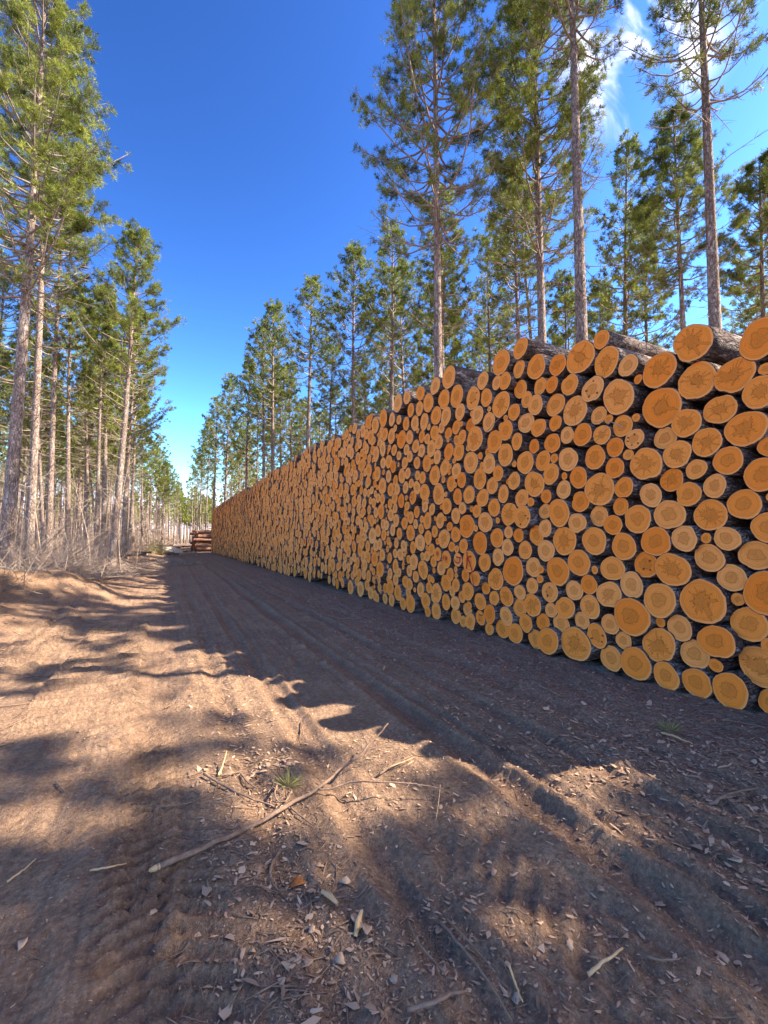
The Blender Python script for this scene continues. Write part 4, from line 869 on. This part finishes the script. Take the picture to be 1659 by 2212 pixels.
STK = [([(440, 1672, .02), (480, 1695, .02), (540, 1725, .02), (592, 1742, .015)], .008, M_STICK, 'dark crooked stick reaching from the left into the twig cluster'),
 ([(472, 1676, .01), (482, 1650, .03), (490, 1622, .07)], .007, M_RAW, 'pale upright splinter at the left of the twig cluster'),
 ([(476, 1675, .02), (500, 1672, .02), (524, 1664, .02)], .007, M_STICK, 'short brown stick at the foot of the pale splinter'),
 ([(520, 1672, .02), (535, 1690, .03), (556, 1704, .02)], .0065, M_STICK, 'curved twig above the dark crooked stick'),
 ([(603, 1800+40, .01), (586, 1868, .02), (583, 1895, .02), (592, 1915, .015), (606, 1927, .01)], .008, M_STICK, 'bent hook-like twig below the middle of the long branch'),
 ([(598, 1697, .02), (592, 1716, .04), (602, 1735, .02), (622, 1728, .03), (630, 1705, .02)], .006, M_STICK, 'looped reddish root twig behind the long branch'),
 ([(628, 1745, .01), (652, 1765, .02), (680, 1785, .01)], .005, M_STICK, 'thin twig crossing under the long branch'),
 ([(820, 1672, .02), (850, 1652, .03), (890, 1632, .02)], .008, M_STICK, 'frayed grey stick right of the long branch'),
 ([(825, 1663, .02), (860, 1650, .035), (893, 1636, .03)], .005, M_RAW, 'pale splinter beside the frayed grey stick'),
 ([(951, 1695, .03), (948, 1730, .02), (942, 1770, .01)], .003, M_RAW, 'thin pale straw right of the side twig tip'),
 ([(1090, 1880+80, .02), (1120, 1965, .02), (1150, 1985, .02)], .004, M_STICK, 'small dark twig at lower right of the sunny band'),
 ([(950, 1990, .02), (1010, 2060, .02), (1060, 2130, .02), (1105, 2205, .01)], .006, M_STICK, 'long thin stick slanting down to the bottom edge'),
 ([(965, 1985, .02), (1020, 2040, .03), (1070, 2100, .02)], .004, M_STICK, 'thinner stick lying beside the long slanting one'),
 ([(880, 1990, .02), (905, 2040, .03), (960, 2100, .015)], .006, M_STICK, 'brown twig left of the slanting sticks'),
 ([(1100, 2085, .02), (1118, 2140, .02), (1130, 2165, .02)], .0045, M_RAW, 'pale straight splinter near the bottom right'),
 ([(880, 2180, .02), (940, 2165, .03), (980, 2145, .03), (1010, 2140, .02)], .007, M_STICK, 'grey bent stick at the bottom edge'),
 ([(1270, 2105, .02), (1300, 2080, .03), (1345, 2048, .03)], .007, M_RAW, 'pale stick lying in the sunny patch at lower right'),
 ([(1395, 2085-20, .01), (1430, 2075, .02), (1470, 2070, .02)], .005, M_STICK, 'dark twig right of the pale stick in the sunny patch'),
 ([(1530, 1740, .01), (1570, 1715, .03), (1640, 1702, .03)], .010, M_STICK, 'grey crooked stick by the shaded right edge'),
 ([(1430, 1583, .02), (1455, 1590, .03), (1496, 1608, .01)], .009, M_RAW, 'pale twig under the green sprig near the pile'),
 ([(350, 1625+120, .01), (410, 1735, .01), (440, 1720, .01)], .004, M_STICK, 'thin twig on the left tyre track'),
 ([(195, 1880, .01), (240, 1868, .02), (290, 1862, .01)], .005, M_RAW, 'pale twig in the sun spot at lower left'),
 ([(15, 1905, .01), (50, 1880, .02), (78, 1855, .01)], .005, M_RAW, 'pale twig at the left edge of the lower sun spot'),
 ([(122, 1690, .01), (130, 1700, .02), (140, 1708, .01)], .006, M_STICK, 'tiny forked twig on the shaded sand at left'),
 ([(355, 1530, .01), (370, 1522, .03), (382, 1512, .05)], .007, M_STICK, 'short stub of stick on the left lit sand'),
 ([(650, 1560, .01), (655, 1585, .03), (662, 1605, .03)], .005, M_STICK, 'upright twig above the twig cluster'),
 ([(1140, 1460, .02), (1180, 1488, .03), (1215, 1505, .02)], .012, M_STICK, 'brown stick on the littered strip by the pile foot'),
 ([(1560, 1445+110, .02), (1600, 1560, .02), (1655, 1572, .02)], .008, M_STICK, 'long grey stick close to the pile at the right edge'),
 ([(0, 1405, .01), (40, 1398, .02), (95, 1392, .02)], .009, M_STICK, 'dark stick on the sand at the left edge'),
 ([(705, 1330, .02), (730, 1335, .02), (770, 1338, .02)], .012, M_STICK, 'small stick on the strip beside the far pile foot')]
for pts, r, m, lab in STK: stick('stick', pts, r, m, lab)
# upright dead bough leaning on the dirt mound
x, y = at_px(133, 12.3)
s_ = np.linspace(0, 1, 6); V, F = tubes([np.stack([-.15*s_+.05*np.sin(s_*5), -.1*s_, -.05+.75*s_], 1)], [.035*(1-.6*s_)], 7)
add('leaning_bough', mesh_np('leaning_bough', V, [F], smooth=True), M_DEAD, loc=(x, y, gz(x, y)), label='dead grey bough poking out of the dirt mound at left', cat='bough')
# little sprigs of green needles
def sprig(px, py, L, n, label, lean):
    g = np.random.default_rng(int(px)); p = pix_ground(px, py); C = np.zeros((n, 3)); D = np.tile(np.array([lean[0], lean[1], .75]), (n, 1)); V, F, T = tuft_mesh(C, D, 1, L, .006, g.uniform(.3, 1, n), g)
    V[:, 2] = np.abs(V[:, 2]); me = mesh_np('needles', V, [F], attrs={'tone': T}); r = add('pine_sprig', None, None, loc=p, label=label, cat='pine sprig'); add('needles', me, M_GRASS, r)
    TV, TF = tubes([np.array([[-.05, 0, .01], [0, 0, .02], [.04, .01, .04]])], [np.array([.005, .004, .003])], 5); add('twig', mesh_np('twig', TV, [TF]), M_STICK, r)
sprig(1448, 1582, .13, 60, 'bright green tuft of pine needles near the foot of the pile', (-.2, .1))
sprig(622, 1700, .12, 60, 'yellow green tuft of needles in the middle twig cluster', (.3, .1))
# ------------------------------------------------------------------ bark flakes, chips and stones
def flake_mesh(g, s, n=9, el=1.6):
    th = np.arange(n)*2*math.pi/n; rr = s*(.36+.42*g.random(n)); P = np.stack([rr*el*np.cos(th), rr*np.sin(th)], 1); cu = g.uniform(.5, 2)
    zt = cu*P[:, 1]**2/s*.6 + s*.05*g.random(n); V = np.concatenate([np.column_stack([P, zt+s*.10]), [[0, 0, s*.10]], np.column_stack([P, zt])]); j = np.arange(n); jn = (j+1) % n
    F3 = np.stack([np.full(n, n), j, jn], 1); F4 = np.stack([j, j+n+1, jn+n+1, jn], 1); return V, F3, F4
FLK = [((745, 1905), .060, .9, 'pale pinkish bark plate below the hooked twig'), ((712, 1935), .045, .75, 'narrow pale wood chip, upper one in the bark litter'), ((770, 1990), .07, .8, 'large mauve bark flake in the centre of the litter'),
 ((793, 2010), .085, .85, 'longest pink bark flake in the litter patch'), ((675, 2008), .055, .8, 'split pink bark flake left of the litter centre'), ((690, 1870), .045, .55, 'brown curled flake under the branch'),
 ((97, 2070-80), .0, 0, ''), ((47, 2043), .055, .95, 'lone pale round chip on the smooth sand at far left'), ((330, 1972), .035, .95, 'small white chip left of the litter'), ((362, 1976), .028, 1.0, 'tiny bright chip right of the small white chip'),
 ((500, 1954), .04, .6, 'rounded brown flake left of the hooked twig foot'), ((948, 2010), .06, .6, 'grey broad flake beside the slanting sticks'), ((850, 2115), .05, .8, 'pink flake near the bottom centre'),
 ((905, 1740), .035, .9, 'pink chip right of the side twig'), ((1068, 1885), .05, .8, 'pale flake in the shade at right of centre'), ((1300, 1925), .05, .75, 'pale flake in the dark band at right'),
 ((1425, 1952), .045, .7, 'grey flake near the edge of the dark band'), ((1590, 1860), .06, .95, 'bright flake in the sunny strip at the right edge'), ((1560, 2068), .05, .9, 'bright chip in the lower right sun patch'),
 ((1420, 1590), .04, .9, 'pale chip left of the green sprig'), ((660, 2085), .055, .7, 'grey pink flake by the bottom of the litter'), ((735, 2075), .05, .75, 'pink flake lower in the litter'), ((545, 2055), .035, .65, 'small flake on bare sand near the bottom'),
 ((1230, 2040), .05, .85, 'pale flake left of the lower right sun patch'), ((1115, 2160), .045, .8, 'pinkish flake near the bottom right splinter'), ((1010, 1945), .04, .8, 'pale chip above the slanting sticks')]
for k, ((px, py), s, tn, lab) in enumerate(FLK):
    if s == 0: continue
    g = np.random.default_rng(300+k); V, F3, F4 = flake_mesh(g, s*.46, 11, g.uniform(1, 1.8)); p = pix_ground(px, py, .006)
    o = add('bark_flake', mesh_np('bark_flake', V, [F4, F3], attrs={'tone': np.full(len(V), tn)}), M_CHIP, loc=p, label=lab, cat='bark flake'); o.rotation_euler = (g.normal(0, .15), g.normal(0, .15), g.uniform(0, 6.3))
g = np.random.default_rng(71); p = pix_ground(640, 1912, .01)
V, F3, F4 = flake_mesh(g, .034, 11, 1.9); add('rusty_bark_piece', mesh_np('rusty_bark_piece', V*[1, 1, 1.6], [F4, F3]), M_RUST, loc=p, label='rust orange curl of bark beside the hooked twig', cat='bark flake')
p = pix_ground(712, 1945, .01); V, F = tubes([np.array([[-.05, 0, .01], [0, .003, .015], [.05, 0, .012]])], [np.array([.008, .012, .006])], 5); o = add('wood_splinter', mesh_np('wood_splinter', V, [F]), M_RAW, loc=p, label='yellow wood splinter in the middle of the bark litter', cat='splinter'); o.rotation_euler = (0, 0, -1.2)
p = pix_ground(775, 2000, .01); o = add('wood_splinter', bpy.data.meshes['wood_splinter'], None, loc=p, label='yellow wood splinter upright beside the longest pink flake', cat='splinter'); o.rotation_euler = (0, -.2, .9)
def litter():
    g = np.random.default_rng(12); spots = []
    def zone(n, fx, fy, s0, s1, tone_m): 
        x, y = fx(n), fy(n); spots.append((x, y, g.uniform(s0, s1, n)*(1+.6*g.random(n)**4), np.clip(g.normal(tone_m, .24, n), 0, 1)))
    U = lambda a, b: (lambda n: g.uniform(a, b, n)); NN = lambda m, s: (lambda n: g.normal(m, s, n)); E = lambda a, b: (lambda n: a+(b-a)*g.random(n)**2.2)
    zone(9000, U(2.2, 4.7), E(.6, 26), .006, .022, .50)
    zone(3800, NN(3.4, .5), E(.8, 20), .007, .026, .55)
    zone(9000, U(-1.5, 3.6), E(.7, 9), .002, .007, .5)
    zone(1100, NN(.62, .20), E(3, 10), .006, .018, .55)
    zone(1500, NN(.48, .17), U(1.0, 2.9), .004, .012, .5)
    zone(90, NN(.42, .13), U(1.2, 2.4), .011, .026, .7)
    zone(900, NN(.85, .20), U(.8, 1.7), .004, .012, .45)
    zone(2000, U(1, 3.6), U(.7, 3.2), .005, .015, .6)
    zone(1500, U(-4, -1), E(2.5, 14), .006, .02, .35)
    zone(900, U(-5.5, -1.5), U(9, 26), .01, .04, .3)
    X, Y, S, T = [np.concatenate([q[i] for q in spots]) for i in range(4)]; n = len(X); Z = ground_h(X, Y)+S*.15
    K = 5; th = np.arange(K)*2*math.pi/K+g.normal(0, .28, (n, K)); rr = S[:, None]*(.25+.55*g.random((n, K)))*1.15; el = g.uniform(.9, 2.6, (n, 1))
    lx = rr*np.cos(th)*el; ly = rr*np.sin(th)/np.sqrt(el); lz = (ly**2)*g.uniform(-10, 25, (n, 1)) + .08*S[:, None]
    tx, ty = g.normal(0, .22, (n, 1)), g.normal(0, .22, (n, 1)); lz = np.clip(lz, 0, S[:, None]) + tx*lx+ty*ly; a = g.uniform(0, 6.3, (n, 1))
    wx = X[:, None]+lx*np.cos(a)-ly*np.sin(a); wy = Y[:, None]+lx*np.sin(a)+ly*np.cos(a); wz = Z[:, None]+lz+.002
    top = np.stack([wx, wy, wz], -1); ctr = np.stack([X, Y, Z+.004+S*.12], -1)[:, None]
    V = np.concatenate([top, ctr], 1).reshape(-1, 3); b = np.arange(n)[:, None, None]*(K+1); j = np.arange(K); F = np.stack([np.full(K, K), j, (j+1) % K], 1)[None]+b
    me = mesh_np('bark_litter', V, [F.reshape(-1, 3)], attrs={'tone': np.repeat(T, K+1)})
    add('bark_litter', me, M_CHIP, label='countless small bark chips strewn over the dirt', cat='bark litter', kind='stuff')
    Ps, Rs = [], []
    for (m, fx, fy, L0, L1, r) in ((1500, U(-1.8, 4.4), E(.7, 12), .03, .16, .0016), (260, NN(.5, .22), U(1.3, 3.2), .04, .16, .0024), (500, U(2.4, 4.5), E(.9, 16), .05, .28, .0032), (380, U(-6, -.8), E(4, 26), .08, .5, .005)):
        xx, yy = fx(m), fy(m); a = g.uniform(0, 6.3, m); L = g.uniform(L0, L1, m); s = np.array([-.5, 0, .5]); cu = g.normal(0, .12, m)
        px_ = xx[:, None]+L[:, None]*(s*np.cos(a)[:, None] - (cu[:, None]*(1-4*s*s))*np.sin(a)[:, None]); py_ = yy[:, None]+L[:, None]*(s*np.sin(a)[:, None]+(cu[:, None]*(1-4*s*s))*np.cos(a)[:, None])
        pz_ = ground_h(px_, py_)+r*1.2+np.abs(g.normal(0, .004, (m, 3)))
        for k in range(m): Ps.append(np.stack([px_[k], py_[k], pz_[k]], 1)); Rs.append(np.array([r, r, r*.5])*g.uniform(.6, 1.5))
    V, F = tubes(Ps, Rs, 4); add('twig_litter', mesh_np('twig_litter', V, [F]), M_STICK, label='thin twigs and needles scattered on the dirt road', cat='twig litter', kind='stuff')
    # stones and clods
    n = 2600; X = g.uniform(-2.2, 4.2, n); Y = .7+9*g.random(n)**2; S = g.uniform(.002, .007, n)*(1+1.2*g.random(n)**8); Z = ground_h(X, Y)
    base = np.array([[1, 0, 0], [-1, 0, 0], [0, 1, 0], [0, -1, 0], [0, 0, 1], [0, 0, -1], [.62, .62, .5], [-.62, .6, .5], [.6, -.62, .5], [-.6, -.6, .5]]); 
    FF = np.array([[4, 6, 7], [4, 7, 9], [4, 9, 8], [4, 8, 6], [6, 2, 7], [7, 1, 9], [9, 3, 8], [8, 0, 6], [6, 0, 2], [7, 2, 1], [9, 1, 3], [8, 3, 0], [5, 2, 0], [5, 1, 2], [5, 3, 1], [5, 0, 3]])
    V = base[None]*S[:, None, None]*g.uniform(.65, 1.25, (n, 10, 3)); V[:, :, 2] *= .75; V += np.stack([X, Y, Z+S*.2], 1)[:, None]
    add('pebbles', mesh_np('pebbles', V.reshape(-1, 3), [(FF[None]+np.arange(n)[:, None, None]*10).reshape(-1, 3)]), M_STONE, label='small stones and clods pressed into the sandy road', cat='pebbles', kind='stuff')
litter()
# loose twigs caught in the face of the pile
for k, (px, py, L, tlt, lab) in enumerate(((1205/1.507+0, 1330/1.507, .6, .3, 'thin twig stuck in the upper left of the pile face'), (1620/1.507, 1385/1.507, .45, -.5, 'forked twig hanging over the log ends right of centre'), (1290/1.507, 1755/1.507, .5, .1, 'dark twig caught between log ends left of the red letters'), (1995/1.507, 1385/1.507, .35, .4, 'broken twig lying between the large logs at right'))):
    y_, z_, _ = pix_plane_x(px, py, XP-.03); V, F = tubes([np.array([[0, -L/2, -L/2*tlt], [-.03, -.05, .02], [-.02, L/2, L/2*tlt]]), np.array([[-.03, -.05, .02], [-.04, .1, -.08]])], [np.array([.006, .005, .003]), np.array([.004, .002])], 5)
    add('stuck_twig', mesh_np('stuck_twig', V, [F]), M_DEAD, loc=(XP-.10, y_, z_), label=lab, cat='twig')
